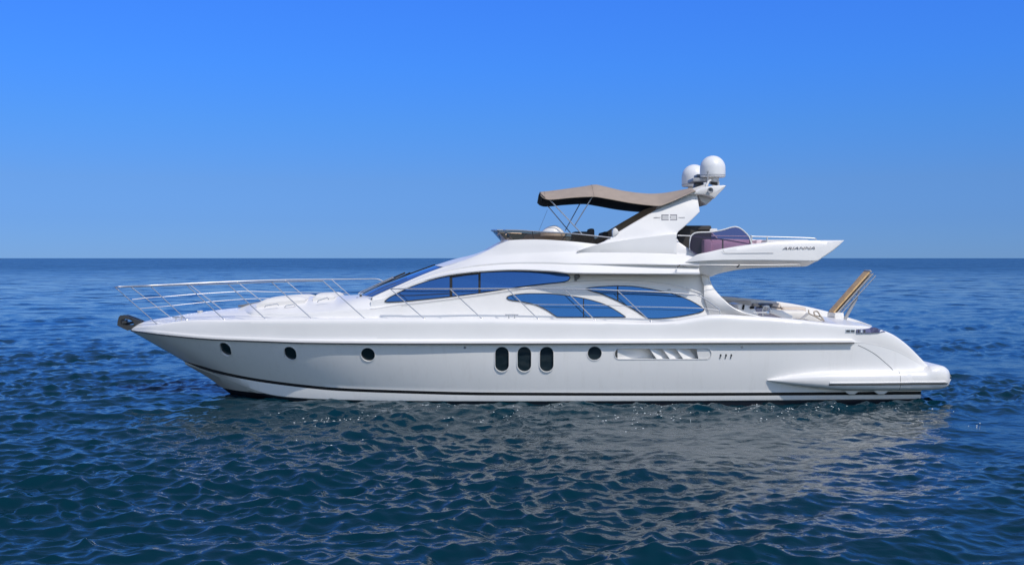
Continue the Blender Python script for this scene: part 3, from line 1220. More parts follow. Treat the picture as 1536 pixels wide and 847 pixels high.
# windscreen
rows = []
fwn = Cv([(559, 445), (590, 431), (663, 401.2)])
fwc = Cv([(545, 440.5), (571, 428), (600, 417), (625, 407.6), (653, 397.6)])
for i in range(21):
    t = i / 20
    pn_ = U(559 + 104 * t, fwn(559 + 104 * t), -1.56 + .2 * t)
    pc_ = U(545 + 108 * t, fwc(545 + 108 * t), 0)
    row = []
    for j in range(13):
        s_ = j / 12                                         # 0 = corner, 1 = centre
        c = 1 - (1 - s_) ** 2.2
        row.append(Vector((pn_.x + (pc_.x - pn_.x) * c, pn_.y * (1 - s_), pn_.z + (pc_.z - pn_.z) * c)))
    rows.append(row)
ws = part('windscreen', both(grid(rows)), mat('windscreen_glass', (.16, .24, .34), .05, metal=.85), yacht, ang=60, merge=.001)
part('windscreen_cowl', both(grid([[v + Vector((0, 0, -.004)) for v in rows[0]], [v + Vector((-.05, 0, -.06)) for v in rows[0]], [v + Vector((-.10, 0, -.5)) for v in rows[0]]])), GEL, yacht, merge=.001)
for s_ in (12,):
    pts = [rows[i][s_] + Vector((-.012, 0, .012)) for i in range(21)]
    part('mullion', tube(pts, .018, 6), RUBBER, ws)
    if s_ != 12:
        part('mullion', tube([Vector((p_.x, -p_.y, p_.z)) for p_ in pts], .018, 6), RUBBER, ws)
for s_, sg in ((9, -1), (5, 1), (5, -1)):
    a = rows[0][s_]
    b = rows[9][min(12, s_ + 1)]
    a, b = Vector((a.x, a.y * -sg, a.z)), Vector((b.x, b.y * -sg, b.z))
    up = Vector((-.05, 0, .08))
    w_ = part('wiper', tube([a + Vector((-.1, 0, .02)), a + Vector((-.02, 0, .07)), b + up], .016, 6), CHROME, yacht)
    part('blade', tube([a.lerp(b, .35) + up * .8, b + up * .8 + (b - a) * .35], .014, 6), RUBBER, w_)
part('washer_nozzle', rbox(U(541, 443, -.9), (.06, .05, .05), .012), DSTEEL, yacht)
part('washer_nozzle', rbox(U(536, 446.5, -1.1), (.05, .05, .03), .01), DSTEEL, yacht)

# ------------------------------------------------------------------ flybridge moulding
fF2 = Cv([(559, 445), (590, 431), (663, 401.2), (690, 393.5), (720, 387), (760, 382.6), (787, 381), (857, 378.5), (940, 379.3), (1000, 381), (1046, 384)])
fF3 = Cv([(559, 445), (590, 430.8), (663, 400.8), (700, 388.5), (720, 380.5), (735, 373.8), (752, 364.5), (767, 360), (801, 359), (857, 362), (895, 366), (960, 372), (1046, 381)])
yF0 = Cv([(556, -1.60), (617, -1.74), (680, -1.88), (740, -2.02), (800, -2.14), (860, -2.22), (1046, -2.26)])
yF2 = Cv([(556, -1.57), (663, -1.40), (720, -1.60), (787, -1.84), (857, -1.96), (1046, -2.0)])
yF3 = Cv([(556, -1.56), (663, -1.36), (700, -1.38), (735, -1.44), (767, -1.58), (801, -1.70), (857, -1.84), (1046, -1.90)])
rows = []
for px in list(np.linspace(556, 760, 60)) + list(np.linspace(764, 1046, 70)):
    X = X_(px, -1.9)
    def at(f, y):
        return Vector((X, y, Zof(f, X, y)))
    a0 = at(fwt, yF0(px))
    a2 = at(fF2, yF2(px))
    if a2.z < a0.z + .012:
        a2.z = a0.z + .012
    a3 = at(fF3, yF3(px))
    if a3.z < a2.z + .004:
        a3.z = a2.z + .004
    g = sstep(862, 1000, px) * .07                          # upper tier stands out over the lower one aft
    row = [a0 + Vector((0, .35, .03)), a0 + Vector((0, .05, -.002)), a0 + Vector((0, .01, .008)), a0 + Vector((0, 0, .03))]
    gm = a0.lerp(a2, .44)
    if a2.z - a0.z < .1:
        gm = a0.lerp(a2, .44)
    row += [gm + Vector((0, g * .8, -.012)), gm + Vector((0, g * .75, -.002 + .002)), gm + Vector((0, -g * .6, .004)), gm + Vector((0, -g * .7, .03 * min(1, (a2.z - a0.z) * 3)))]
    row += [a0.lerp(a2, .72) + Vector((0, -.015 * min(1, (a2.z - a0.z) * 3) - g * .4, 0)), a2 + Vector((0, -.012, -.02)), a2 + Vector((0, .012, .0)), a2.lerp(a3, .12) + Vector((0, .02, 0)), a2.lerp(a3, .5) + Vector((0, -.01, .0)), a2.lerp(a3, .85) + Vector((0, -.005, .0)), a3]
    inn = sstep(755, 775, px)
    row += [a3 + Vector((0, .05, -.004 * inn)), a3 + Vector((0, .07, -.03 - .5 * inn))]
    row += [Vector((X, 0, row[-1].z))]
    rows.append(row)
rows = [[Vector((v.x - .01, 0, v.z)) for v in rows[0]]] + rows
fly = part('flybridge', both(grid(rows)), GEL, yacht, ang=26, merge=.0006)

# roof between the windscreen head and the flybridge front
rows2 = []
fcr = Cv([(653, 397.6), (680, 389), (712, 381), (724, 376.5), (735.7, 369.6), (748, 363.3), (761, 357.5)])
for t in np.linspace(0, 1, 26):
    pxn = 663 + (768 - 663) * t
    X = X_(pxn, -1.9)
    an = Vector((X, yF3(pxn) + .06, Zof(fF3, X, yF3(pxn)) - .006))
    pc_ = U(653 + 108 * t, fcr(653 + 108 * t), 0)
    row = []
    for j in range(11):
        s_ = j / 10
        c = 1 - (1 - s_) ** 2.0
        row.append(Vector((an.x + (pc_.x - an.x) * c, an.y * (1 - s_), an.z + (pc_.z - an.z) * c)))
    rows2.append(row)
last = [v + Vector((.02, 0, -.55)) for v in rows2[-1]]
part('cabin_roof', both(grid(rows2 + [last])), GEL, yacht, ang=40, merge=.001)
# flybridge sole
x0, x1 = X_(764, -1.5), X_(1100, -2)
part('flybridge_sole', rbox(((x0 + x1) / 2, 0, 3.42), (x1 - x0, 3.3, .06), .01), NONSKID, yacht)

# ------------------------------------------------------------------ aft flybridge wing
wtop = Cv([(1028, 393), (1036, 388), (1047, 381.6), (1064, 377.9), (1085, 373), (1117, 367.7), (1138, 364.8), (1151, 363.2), (1167, 362), (1193, 361), (1224, 360.2), (1266, 360.2)])
wbot = Cv([(1028, 393.4), (1042, 392.4), (1085, 390.8), (1140, 390.6), (1224, 391.6), (1236, 384.5), (1248, 376.5), (1258, 368.5), (1266, 360.8)])
wund = Cv([(1028, 411.5), (1050, 411), (1062, 413.2), (1066, 415), (1074, 412), (1089, 408), (1106, 405), (1127, 402.6), (1180, 400.6), (1207, 399.8), (1224, 392), (1236, 385), (1248, 377), (1258, 369), (1266, 361)])
rows = []
WY = Cv([(1028, -2.16), (1060, -2.26), (1150, -2.24), (1266, -2.1)])
for px in list(np.linspace(1028, 1215, 60)) + list(np.linspace(1217, 1266, 26)):
    y = WY(px)
    X = X_(px, y)
    zt, zb = Zof(wtop, X, y), Zof(wbot, X, y)
    yu = y + .30
    zu = min(Zof(wund, X, yu), zb - .002)
    H = zt - zb
    e = min(1, H / .25)
    ztop_in = min(3.44 + .0, zt - .0)
    ins = .16 * (1 - sstep(1190, 1262, px)) + .012
    row = [Vector((X, 0, min(zu, zb))), Vector((X, yu + .2, zu)), Vector((X, yu, zu + .004)), Vector((X, yu - .03, zu + .016)), Vector((X, y + .05, zb - .012 * e)), Vector((X, y + .01, zb)), Vector((X, y, zb + .02 * e))]
    for t in (.3, .6, .85):
        row.append(Vector((X, y + (.02 * t + .04 * t * t) * e, zb + H * t)))
    row += [Vector((X, y + .08 * e, zt - .015 * e)), Vector((X, y + .11 * e, zt)), Vector((X, y + .11 * e + ins * .5, zt))]
    fz = zt - min(H * .6, .38) * (1 - sstep(1195, 1225, px))
    row += [Vector((X, y + .13 * e + ins * .6, zt - .01)), Vector((X, y + .15 * e + ins * .6, fz)), Vector((X, 0, fz + .01))]
    rows.append(row)
aft = part('aft_flybridge_wing', both(grid(rows)), GEL, yacht, ang=30, merge=.0008)
# panel seam on the wing and its steel rub strip
sm = [U(x, y, WY(x) + .004) for x, y in ((1084.5, 373.5), (1084.8, 376.5), (1087, 379), (1092, 379.6), (1160, 379.4))]
pair('panel_seam', tube(sm, .005, 6), MIDG, aft)
hr = [U(x, y, -2.34) for x, y in ((1011, 401.6), (1016, 399.2), (1060, 398.6), (1107, 398.4), (1180, 398.2), (1204, 397.4))]
hr = [U(x, y, yy) for x, y, yy in ((1016, 396.8, -2.36), (1060, 397, -2.36), (1107, 397.2, -2.30), (1150, 397.2, -2.22), (1200, 396.6, -2.12))]
hro = part('wing_handrail', tube(smooth_path(hr, 5), .009, 8), CHROME, yacht)
for px in (1018.5, 1107.5):
    part('bracket', tube([U(px + 1.5, 396.9, -2.34), U(px, 399, -2.31), U(px - 2, 400.5, -2.2)], .017, 6), DSTEEL, hro)

# ------------------------------------------------------------------ radar arch
arch = [(862, 377.6), (880, 371.5), (897, 365.8), (907, 361.8), (917, 355.3), (928, 347.8), (950, 334.4), (974, 320.5), (989.7, 311.4), (1015, 299), (1034, 290), (1043, 286.2), (1046, 291), (1049.9, 317.6), (1037, 330.5), (1023.7, 342.6), (1018, 347), (1015.6, 351), (1015.2, 357), (1019, 363), (1028, 369.4), (1038, 375.5), (1047.5, 381), (1040, 386.5), (1000, 383.5), (930, 381), (880, 379.5)]


def arch_leg(poly, ylow, yup, th):
    """the leg leans inboard as it rises"""
    a = []
    for px, py in poly:
        t = sstep(380, 286, py) if False else min(1, max(0, (380 - py) / 94.))
        a.append(U(px, py, ylow + (yup - ylow) * t))
    bm = bmesh.new()
    A = [bm.verts.new(p_) for p_ in a]
    B = [bm.verts.new(p_ + Vector((0, th, 0))) for p_ in a]
    n_ = len(a)
    f0 = bm.faces.new(A)
    f1 = bm.faces.new(list(reversed(B)))
    for i in range(n_):
        j = (i + 1) % n_
        bm.faces.new((A[j], A[i], B[i], B[j]))
    bmesh.ops.recalc_face_normals(bm, faces=bm.faces)
    bmesh.ops.bevel(bm, geom=list(f0.edges), offset=.03, segments=3, profile=.5, affect='EDGES', clamp_overlap=True)
    bmesh.ops.triangulate(bm, faces=[f for f in bm.faces if len(f.verts) > 4])
    r_ = bm_vf(bm)
    bm.free()
    return r_


AY0, AY1 = -1.96, -1.45
archo = pair('radar_arch', arch_leg(arch, AY0, AY1, .22), GEL, yacht, ang=25)


def arch_pt(px, py, off=0):
    t = min(1, max(0, (380 - py) / 94.))
    return U(px, py, AY0 + (AY1 - AY0) * t - off)


# the lower, hollowed panel below the crease: a shallow ledge strip that throws the change of plane
cre = [(897, 366.4), (925, 361), (955.7, 356.2), (985, 352.6), (1014.5, 349.8)]
low = [(862, 378.2), (900, 379), (950, 379.8), (1000, 380.6), (1040, 381.8)]
rows = []
fc_ = Cv([(866, 376.3), (880, 371.3), (897, 366.2)] + cre[1:] + [(1016, 351), (1020, 364), (1030, 371), (1044, 380)])
for px in np.linspace(866, 1015, 60):
    yt_, yb_ = fc_(px), 379 + (px - 862) * .015
    row = []
    for k, (t, o_) in enumerate(((0, .0), (.02, .075), (.06, .082), (.5, .048), (.93, .012), (1, .0))):
        row.append(arch_pt(px, yt_ + (yb_ - yt_) * t, o_))
    rows.append(row)
pair('arch_base_panel', grid(rows), GEL, archo, ang=20)

# emblem: two ruled boxes flanked by small lettering
def bars(rects, off=.004, th=.004):
    out = []
    for x0_, y0_, x1_, y1_ in rects:
        a_ = [arch_pt(x, y, off) for x, y in ((x0_, y0_), (x1_, y0_), (x1_, y1_), (x0_, y1_))]
        out.append(prism3(a_, Vector((0, th, 0))))
    return join(*out)


EM = [(992.3, 321.8, 1003, 322.9), (992.3, 324, 1003, 324.9), (992.3, 326.9, 1003, 327.8), (992.3, 329.2, 1003, 330.2), (992.3, 322, 993.3, 330),
      (1005, 321.8, 1015.6, 322.9), (1005, 324.1, 1015.6, 324.8), (1005, 327, 1015.6, 327.7), (1005, 329.2, 1015.6, 330.2), (1014.8, 322, 1015.6, 330), (1005, 324.4, 1005.7, 327.4)]
part('emblem', bars(EM), INK, archo, smooth=False)


def lettering(name, text, p0, p1, height, parent, shear=0., bold=0., squeeze=True):
    cu = bpy.data.curves.new('lettering', 'FONT')
    cu.body = text
    cu.size = 1
    cu.shear = shear
    cu.offset = bold
    cu.extrude = .01
    to = bpy.data.objects.new('lettering', cu)
    COL.objects.link(to)
    dg_ = bpy.context.evaluated_depsgraph_get()
    dg_.update()
    me = bpy.data.meshes.new_from_object(to.evaluated_get(dg_))
    bpy.data.objects.remove(to, do_unlink=True)
    xs = [v.co.x for v in me.vertices]
    ys = [v.co.y for v in me.vertices]
    w_, x0_, y0_, h_ = max(xs) - min(xs), min(xs), min(ys), max(ys) - min(ys)
    d = p1 - p0
    for v in me.vertices:
        u, q_ = (v.co.x - x0_) / w_, (v.co.y - y0_) / h_
        v.co = p0 + d * u + Vector((0, -.003 - .2 * v.co.z, height * q_))
    me.materials.append(INK)
    me.name = name
    return link(name, me, parent)


lettering('maker_lettering', 'AZIMUT', arch_pt(980.3, 327.2, .004), arch_pt(991, 327.2, .004), .028, archo)
lettering('maker_lettering', 'YACHTS', arch_pt(1017.6, 327.0, .004), arch_pt(1027, 327.0, .004), .024, archo)
lettering('name_lettering', 'ARIANNA', U(1173.5, 374.2, WY(1173) + .012), U(1222.5, 373.6, WY(1222) + .012), .062, aft, shear=.3, bold=.0)

# antenna platform on top of the arch
top = [(1030, 291.5), (1043, 285.6), (1054, 280.2), (1070, 278.6), (1086, 277.6), (1089.8, 278.3), (1086, 283), (1079, 290), (1072, 297.6), (1066, 294.6), (1056, 292), (1046, 291.4)]
ap = part('antenna_platform', prism(top, -1.62, 1.62, .04), GEL, yacht, ang=30)
vee = [(1045.5, 290.5), (1076, 291), (1066, 302), (1060, 307.2), (1052, 302), (1049, 297)]
part('platform_keel', prism(vee, -1.35, 1.35, .02), SHADEW, ap, ang=30)
part('horn', lathe([(0, 0), (.03, .0), (.04, .1), (.075, .2), (.06, .2), (0, .12)], U(1063.5, 284.5, -1.55), 18, (0, -1, -.15)), MIDG, ap)


def dome(px, y, ptop, pbot, rpx):
    D = y - CY
    c = U(px, pbot, y)
    r = rpx * D / K
    Ht = (pbot - ptop) * D / K
    prof = [(0, .0), (r * .9, 0), (r * .985, .012), (r, .035), (r, Ht - r * 1.0)]
    for i in range(1, 13):
        t = math.pi / 2 * i / 12
        prof.append((r * math.cos(t), Ht - r + r * math.sin(t)))
    prof[-1] = (0, Ht)
    o = part('satellite_dome', lathe(prof, c, 48), DOME, yacht, ang=60)
    part('base_ring', lathe([(r * 1.004, .045), (r * 1.01, .05), (r * 1.01, .06), (r * 1.004, .065)], c, 48), MIDG, o)
    part('pedestal', lathe([(r * .55, -.13), (r * .5, -.1), (r * .5, .01)], c, 24), SHADEW, o)
    return o


d1 = dome(1069, -.62, 233.6, 266.4, 18.9)
d2 = dome(1041.3, .75, 246.8, 280.2, 18.6)
part('marker_lamp', rbox(U(1062, 257.5, -1.02), (.04, .03, .03), .008), BLACK, d1)
part('maker_label', rbox(U(1085.6, 254.8, -.72), (.05, .02, .012), .003), INK, d1)
# radar scanner and lamps between the domes
rad = part('radar_scanner', rbox(U(1047, 271.2, -.25), (.42, .9, .10), .04, Matrix.Rotation(R(0), 3, 'Z')), MIDG, yacht)
part('gearbox', join(lathe([(0, -.18), (.15, -.18), (.13, -.04), (.1, 0), (0, 0)], U(1048, 273, -.2), 24), rbox(U(1050, 264.6, -.3), (.26, .5, .08), .03)), GREYP, rad)
part('mast', join(tube([U(1060.5, 283, -1.05), U(1061.5, 270, -1.05), U(1061.5, 256.5, -1.05)], .018, 8), rbox(U(1061.6, 257.6, -1.05), (.05, .05, .05), .01)), MIDG, yacht)
fl_ = part('floodlight', rbox(U(1071, 274.8, -1.2), (.2, .2, .09), .02, Matrix.Rotation(R(8), 3, 'Y')), GREYP, yacht)
part('lens', rbox(U(1071, 275, -1.31), (.17, .012, .07), .005, Matrix.Rotation(R(8), 3, 'Y')), BLACK, fl_)
part('antenna_strut', tube([U(1072, 266.5, -.8), U(1071, 279, -.8)], .05, 10), SHADEW, yacht)
part('whip_mount', tube([U(1078, 273, -.9), U(1078.5, 279, -.9)], .014, 8), SHADEW, yacht)
part('cable_conduit', (                           tube([U(1059, 279.5, -1.3), U(1063, 272, -1.25), U(1066, 271, -1.2)], .03, 8)), SHADEW, yacht)
part('radar_foot', prism([(1030, 285.5), (1056, 277), (1063, 277.2), (1062, 281), (1046, 285), (1034, 289.5)], -1.0, .5, .02), SHADEW, yacht)

# ------------------------------------------------------------------ awning
ct = Cv([(809, 288.6), (820, 287.4), (860, 282.2), (880, 279.2), (892, 277.4), (905, 280), (934, 286.6), (960, 290), (975, 290.8), (992, 290), (1009, 287.4), (1043, 280.6)])
ce = Cv([(809, 290), (816, 297), (824, 298.9), (856, 296.2), (880, 294.8), (890, 294.6), (910, 297.5), (945, 303.8), (970, 307), (988, 308.4), (1004, 303.5), (1020, 296.5), (1043, 286)])
rows = []
NP = 70
for i in range(NP + 1):
    t = i / NP
    px = 811 + (1042 - 811) * t
    X = X_(px, -1.5)
    pxc = PX(X, -.55)
    zc = ZC - (ct(pxc) - HY) * (28.05) / K                  # ridge of the cloth as seen, its crown set in from the edge
    ye = -1.78 + .12 * sstep(940, 1040, px)
    zedge = Zof(ce, X, ye)
    zedge = min(zedge, zc - .01)
    row = []
    for j in range(17):
        v = j / 16
        y = ye + (-ye) * v
        s_ = min(1, v / .62)
        z = zedge + (zc - zedge) * math.sin(s_ * math.pi / 2) ** 1.25
        row.append(Vector((X, y, z)))
    rows.append(row)
vf = both(grid(rows))
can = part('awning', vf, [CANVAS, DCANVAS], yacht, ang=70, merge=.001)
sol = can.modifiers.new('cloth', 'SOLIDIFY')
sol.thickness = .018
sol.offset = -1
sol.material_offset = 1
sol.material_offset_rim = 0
# front valance: the dark drop at the leading edge
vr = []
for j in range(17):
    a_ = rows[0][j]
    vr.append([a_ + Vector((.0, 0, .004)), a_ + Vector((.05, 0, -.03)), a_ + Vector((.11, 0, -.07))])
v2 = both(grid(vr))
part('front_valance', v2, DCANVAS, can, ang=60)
for k in range(1, 3):
    i = (int(NP * .355), int(NP * .02) + 1)[k - 1]
    pts = [v + Vector((0, 0, .004)) for v in rows[i]]
    pts = pts + [Vector((v.x, -v.y, v.z)) for v in reversed(pts[:-1])]
    part('seam', tube(pts, .006, 6), CANVAS, can)


def pole(a, b, r=.014, m=CHROME, nm='awning_pole'):
    part(nm, tube([a, b], r, 8), m, can)


pole(U(824, 298.9, -1.72), U(873.5, 351.5, -1.62))
pole(U(820.5, 307.5, 1.7), U(856, 349.5, 1.6))
pole(U(873, 300, 1.7), U(847.6, 346, 1.6))
pole(U(888.4, 295.5, -1.72), U(862, 338, -1.6))
pole(U(821, 315, 1.2), U(808, 347, 1.2), .004, MIDG, 'halyard')
# taupe sheet added over the far arch leg to make its inner face dark
cur = [(905, 380), (930, 372), (960, 350), (1000, 325), (1010, 300), (989, 306), (974, 315), (950, 329), (928, 342.8), (907, 357), (885, 370)]
a_ = []
for px, py in cur:
    q_ = arch_pt(px, py)
    a_.append(Vector((q_.x - .02, -q_.y - .26, q_.z)))
part('far_leg_dark_sheet', prism3(a_, Vector((0, .03, 0)), .006), CANVAS, can, ang=30)

# ------------------------------------------------------------------ flybridge screens, helm and seats
# front and side wind deflector in bronze acrylic
fdt = Cv([(744.5, 345), (775, 345.4), (809, 347.5), (852, 350), (885, 353), (916, 356.4)])
fdb = Cv([(758, 359), (767, 359.9), (801, 359.2), (857, 362.2), (884, 365.2), (916, 366)])
rows = []
for t in np.linspace(0, 1, 40):
    pb_, pt_ = 760 + (893 - 760) * t, 746 + (916 - 746) * t
    yb_ = yF3(pb_) + .03 if pb_ > 767 else -1.34
    b_, t_ = U(pb_, fdb(pb_) + .6, yb_), U(pt_, fdt(pt_), yb_ - .02)
    rows.append([b_, b_.lerp(t_, .5), t_])
# wraps round the front on a curve
fr_ = []
n0 = rows[0]
pcb, pct = U(752, 362.5, 0), U(737, 345.6, 0)
for s_ in np.linspace(1, 0, 12, endpoint=False):
    c = 1 - (1 - s_) ** 2.4
    fr_.append([Vector((a.x + (b_.x - a.x) * c, a.y * (1 - s_), a.z + (b_.z - a.z) * c)) for a, b_ in zip(n0, [pcb, pcb.lerp(pct, .5), pct])])
allr = fr_ + rows
# keep the leading edge where the photo shows it
defl = part('wind_deflector', both(grid(allr)), BRONZE, yacht, ang=60, merge=.001)
rail = [r_[2] for r_ in allr]
rail = rail + []
full = [Vector((v.x, -v.y, v.z)) for v in reversed(rail[1:])] + rail
part('top_rail', tube(full, .017, 8), CHROME, defl)
for i in (12, 24, 36):
    pair('deflector_post', tube([allr[i][0], allr[i][2]], .012, 6), DSTEEL, defl)
# helm console with white hood
part('helm_console', prism([(772, 366), (790, 351.5), (812, 349), (846, 349.5), (852, 368), (800, 372)], -1.05, 1.05, .05), VINYL, yacht, ang=40)
hood = []
for i in range(13):
    t = i / 12
    w_ = .30 * math.sin(math.pi * min(1, .08 + t * .86)) ** .5
    px = 811 + 36 * t
    zt_ = Cv([(811, 349), (816, 343.2), (824, 339.4), (832, 338), (839, 341), (844, 345.5), (847, 350)])(px)
    c_ = U(px, zt_, -1.22)
    bz = U(px, 354, -1.22).z
    hood.append([Vector((c_.x, -1.22 + w_ * math.cos(math.pi * k / 10), bz + (c_.z - bz) * math.sin(math.pi * k / 10) ** .7)) for k in range(11)])
part('instrument_hood', grid(hood), GEL, yacht, ang=60)
part('helm_seat', join(rbox(U(872, 362, -.7), (.5, .6, .5), .08), rbox(U(886, 357.5, -.7), (.16, .6, .5), .06)), DCANVAS, yacht)
part('companion_seat', join(rbox(U(880, 364, .6) + Vector((0, 0, -.1)), (.9, 1.5, .4), .08), rbox(U(905, 359, .6) + Vector((0, 0, -.08)), (.16, 1.5, .55), .06)), DCANVAS, yacht)
part('flybridge_armrest', prism([(918.5, 347), (920, 343), (923.5, 341.6), (926.5, 344.2), (928.5, 348.4), (924, 353), (919, 355)], -1.86, -1.66, .03), GEL, yacht, ang=40)

# wet bar, sofa and plum side screen behind the arch
part('wet_bar', join(rbox(U(1034, 361, -.2), (.85, 1.8, .75), .05)), DCANVAS, yacht)
part('wet_bar_top', join(rbox(U(1052, 346.6, -.3), (.55, 1.6, .09), .03), rbox(U(1031, 346.2, -.1), (.42, 1.4, .05), .02)), GEL, yacht)
part('flybridge_sofa', join(rbox(U(1090, 377, -.9) + Vector((0, 0, .0)), (1.35, .9, .42), .08), rbox(U(1090, 369, -.35), (1.35, .2, .34), .07), rbox(U(1057, 371, -1.0), (.2, .9, .40), .06)), ROSE, yacht)
part('sofa_backrest', rbox(U(1125, 370, .2), (.22, 2.4, .34), .07), ROSE, yacht)
so = Cv([(1034.6, 372), (1035, 362), (1035.6, 357), (1038, 352.5), (1043, 349.4), (1050, 348.4), (1062, 348.2), (1075, 346.6), (1088, 343.8), (1096, 341.2), (1102.5, 340.2), (1107, 341), (1112.6, 344), (1118, 348.6), (1122.4, 353.4), (1125.4, 359.5), (1126.6, 366.6)])
sb = Cv([(1034.6, 374), (1047, 382.4), (1064, 378.6), (1085, 373.8), (1117, 368.6), (1126.6, 367)])
rows = []
for px in list(np.linspace(1034.6, 1040, 10)) + list(np.linspace(1041, 1118, 50)) + list(np.linspace(1119, 1126.6, 14)):
    y = -2.06
    a_, b_ = U(px, so(px), y + .06), U(px, sb(px), y)
    rows.append([b_.lerp(a_, k / 5) for k in range(6)])
scr = pair('side_screen', grid(rows), PURPLE, yacht, ang=60)
edge = [r_[-1] for r_ in rows]
pair('screen_frame', tube([rows[0][0]] + edge + [rows[-1][0]], .017, 8), GEL, scr)
a_ = [U(x, y, -2.07) for x, y in ((1083.4, 358.5), (1085.2, 358.8), (1085.2, 373), (1083.4, 373.4))]
part('screen_post', prism3(a_, Vector((0, .03, 0))), DSTEEL, scr, smooth=False)
sr = [U(x, y, -1.95) for x, y in ((1016.5, 353.2), (1040, 354), (1056, 356), (1075, 358), (1092, 360.4), (1110, 363.5), (1124, 366))]
part('screen_rail', tube(smooth_path(sr, 4), .014, 8), CHROME, scr)
sr = [U(x, y, 1.9) for x, y in ((1040, 353.4), (1080, 353.6), (1124, 354.4))]
part('screen_rail', tube(sr, .012, 8), CHROME, scr)
# rail round the aft flybridge
ry = -2.0
rp = [U(1125, 366, ry), U(1124.6, 357, ry), U(1126, 353.4, ry), U(1130, 354.5, ry), U(1151, 355, ry), U(1190, 356, ry), U(1221, 357.4, ry), U(1223.5, 360, ry)]
rl = pair('flybridge_rail', tube(smooth_path(rp, 5), .013, 8), CHROME, yacht)
for px, a_, b_ in ((1151, 354.8, 363.4), (1127.8, 354, 366)):
    pair('stanchion', tube([U(px, a_, ry), U(px - .8, b_, ry)], .017, 8), CHROME, rl)
part('sunbed', rbox(U(1160, 365.4, .0) + Vector((0, 0, .0)), (1.1, 3.0, .16), .05), WVINYL, yacht)

# ------------------------------------------------------------------ guard rails
def near_y(px, top=False):
    X = X_(px, -2)
    return -max(.0, hb(X) - (.20 if not top else .16) * min(1, hb(X) / 1.))


def side_pt(px, py, inset=.2, sgn=-1):
    """point over the deck edge (near side -1, far side +1)"""
    y = -1.5 * -sgn * -1 if False else sgn * 1.5
    for _ in range(12):
        X = X_(px, y)
        h = hb(max(X, -10.1))
        y = sgn * max(.12, h - inset * min(1, h))
    return U(px, py, y)


pul = []
# pulpit: near top rail, nose, far top rail
ntop = [(484.6, 421.2), (455, 421.4), (426, 422.2), (404, 422.6), (354, 424.8), (283, 427), (226, 429.2), (192, 430)]
ftop_r = [(191, 429.3), (226, 427.8), (283, 425), (354, 421.8), (427, 419.4), (497, 418.8), (540, 418.4), (568, 418.8), (580, 427.5)]
pts = [side_pt(x, y, .1) for x, y in ntop]
pts[-1].y = -.34
pts.append(U(173.5, 430.4, -.2))
pts.append(U(171.5, 430.5, 0))
pts.append(U(173.5, 430.2, .2))
fpts = [side_pt(x, y, .1, 1) for x, y in ftop_r]
fpts[0].y = .34
pulpit = part('bow_rail', tube(smooth_path(pts + fpts, 4), .0155, 8), CHROME, yacht)


def stan(a, b, parent, r=.0125, foot=True):
    vf_ = tube([a, b], r, 8)
    if foot:
        vf_ = join(vf_, lathe([(0, -.01), (.038, -.01), (.034, .012), (.02, .03), (0, .03)], b, 12))
    part('stanchion', vf_, CHROME, parent)


stan(U(173, 430.8, -.12), side_pt(238, 488, .22), pulpit)
for (tx_, ty_), (bx, by) in (((226, 429.2), (280.5, 480.4)), ((280, 427.2), (337, 479.8)), ((341, 425.2), (399, 478.8)), ((407, 422.6), (468, 478.4)), ((484.6, 421.2), (548, 478.4))):
    stan(side_pt(tx_, ty_, .1), side_pt(bx, by, .2), pulpit)
for (tx_, ty_), (bx, by) in (((191.2, 429.3), (257, 476.5)), ((282.6, 425), (337, 467.5)), ((354.5, 421.8), (412, 466.5)), ((426.8, 419.4), (484, 466.5)), ((497, 418.8), (552, 466.5))):
    a_ = side_pt(tx_, ty_, .1, 1)
    if tx_ < 200:
        a_.y = .3
    stan(a_, side_pt(bx, by, .2, 1), pulpit)
for line in ([(198, 449), (226, 446), (250, 444.5), (293, 441), (355, 437.2), (375, 436.8), (423, 438), (470, 438.6), (520, 440)], [(210, 462.5), (256, 458.4), (300, 453.8), (340, 450.4), (389, 447.4), (430, 447.6)]):
    pts = [side_pt(x, y, .15, 1) for x, y in line]
    pts[0].y = min(pts[0].y, .2)
    part('mid_rail', tube(smooth_path(pts, 3), .009, 8), CHROME, pulpit)
# side-deck rail
nr = [(585.5, 433), (674.8, 433), (760.7, 432.6), (845.7, 433.2), (885, 433.8), (926, 435.4), (993, 438), (1037, 441.4), (1048, 443.2)]
pts = [side_pt(x, y, .24) for x, y in nr]
pts += [side_pt(x, y, .24) for x, y in ((1060, 450), (1074, 460), (1078.6, 464.2), (1080, 468), (1080, 473))]
srail = part('side_rail', tube(smooth_path(pts, 4), .015, 8), CHROME, yacht)
for (tx_, ty_), (bx, by) in (((585.5, 433), (636.5, 478)), ((674.8, 433), (723, 478)), ((760.7, 432.6), (808, 479)), ((845.7, 433.2), (893, 480.4)), ((926, 435.4), (976.7, 483))):
    stan(side_pt(tx_, ty_, .24), side_pt(bx, by, .2), srail)
mid = [(786, 456.2), (801, 456.4), (907, 457.6), (945, 459.4), (1010, 460.8), (1053, 462.2), (1074, 464.6), (1079, 465.4)]
part('mid_rail', tube(smooth_path([side_pt(x, y, .22) for x, y in mid], 3), .008, 8), CHROME, srail)
# far side-deck rail, a plain mirror of the near one
fr2 = part('side_rail', mir(tube(smooth_path(pts, 4), .015, 8)), CHROME, yacht)
for (tx_, ty_), (bx, by) in (((585.5, 433), (636.5, 478)), ((674.8, 433), (723, 478)), ((760.7, 432.6), (808, 479)), ((845.7, 433.2), (893, 480.4)), ((926, 435.4), (976.7, 483))):
    a_, b_ = side_pt(tx_, ty_, .24), side_pt(bx, by, .2)
    a_.y, b_.y = -a_.y, -b_.y
    stan(a_, b_, fr2)
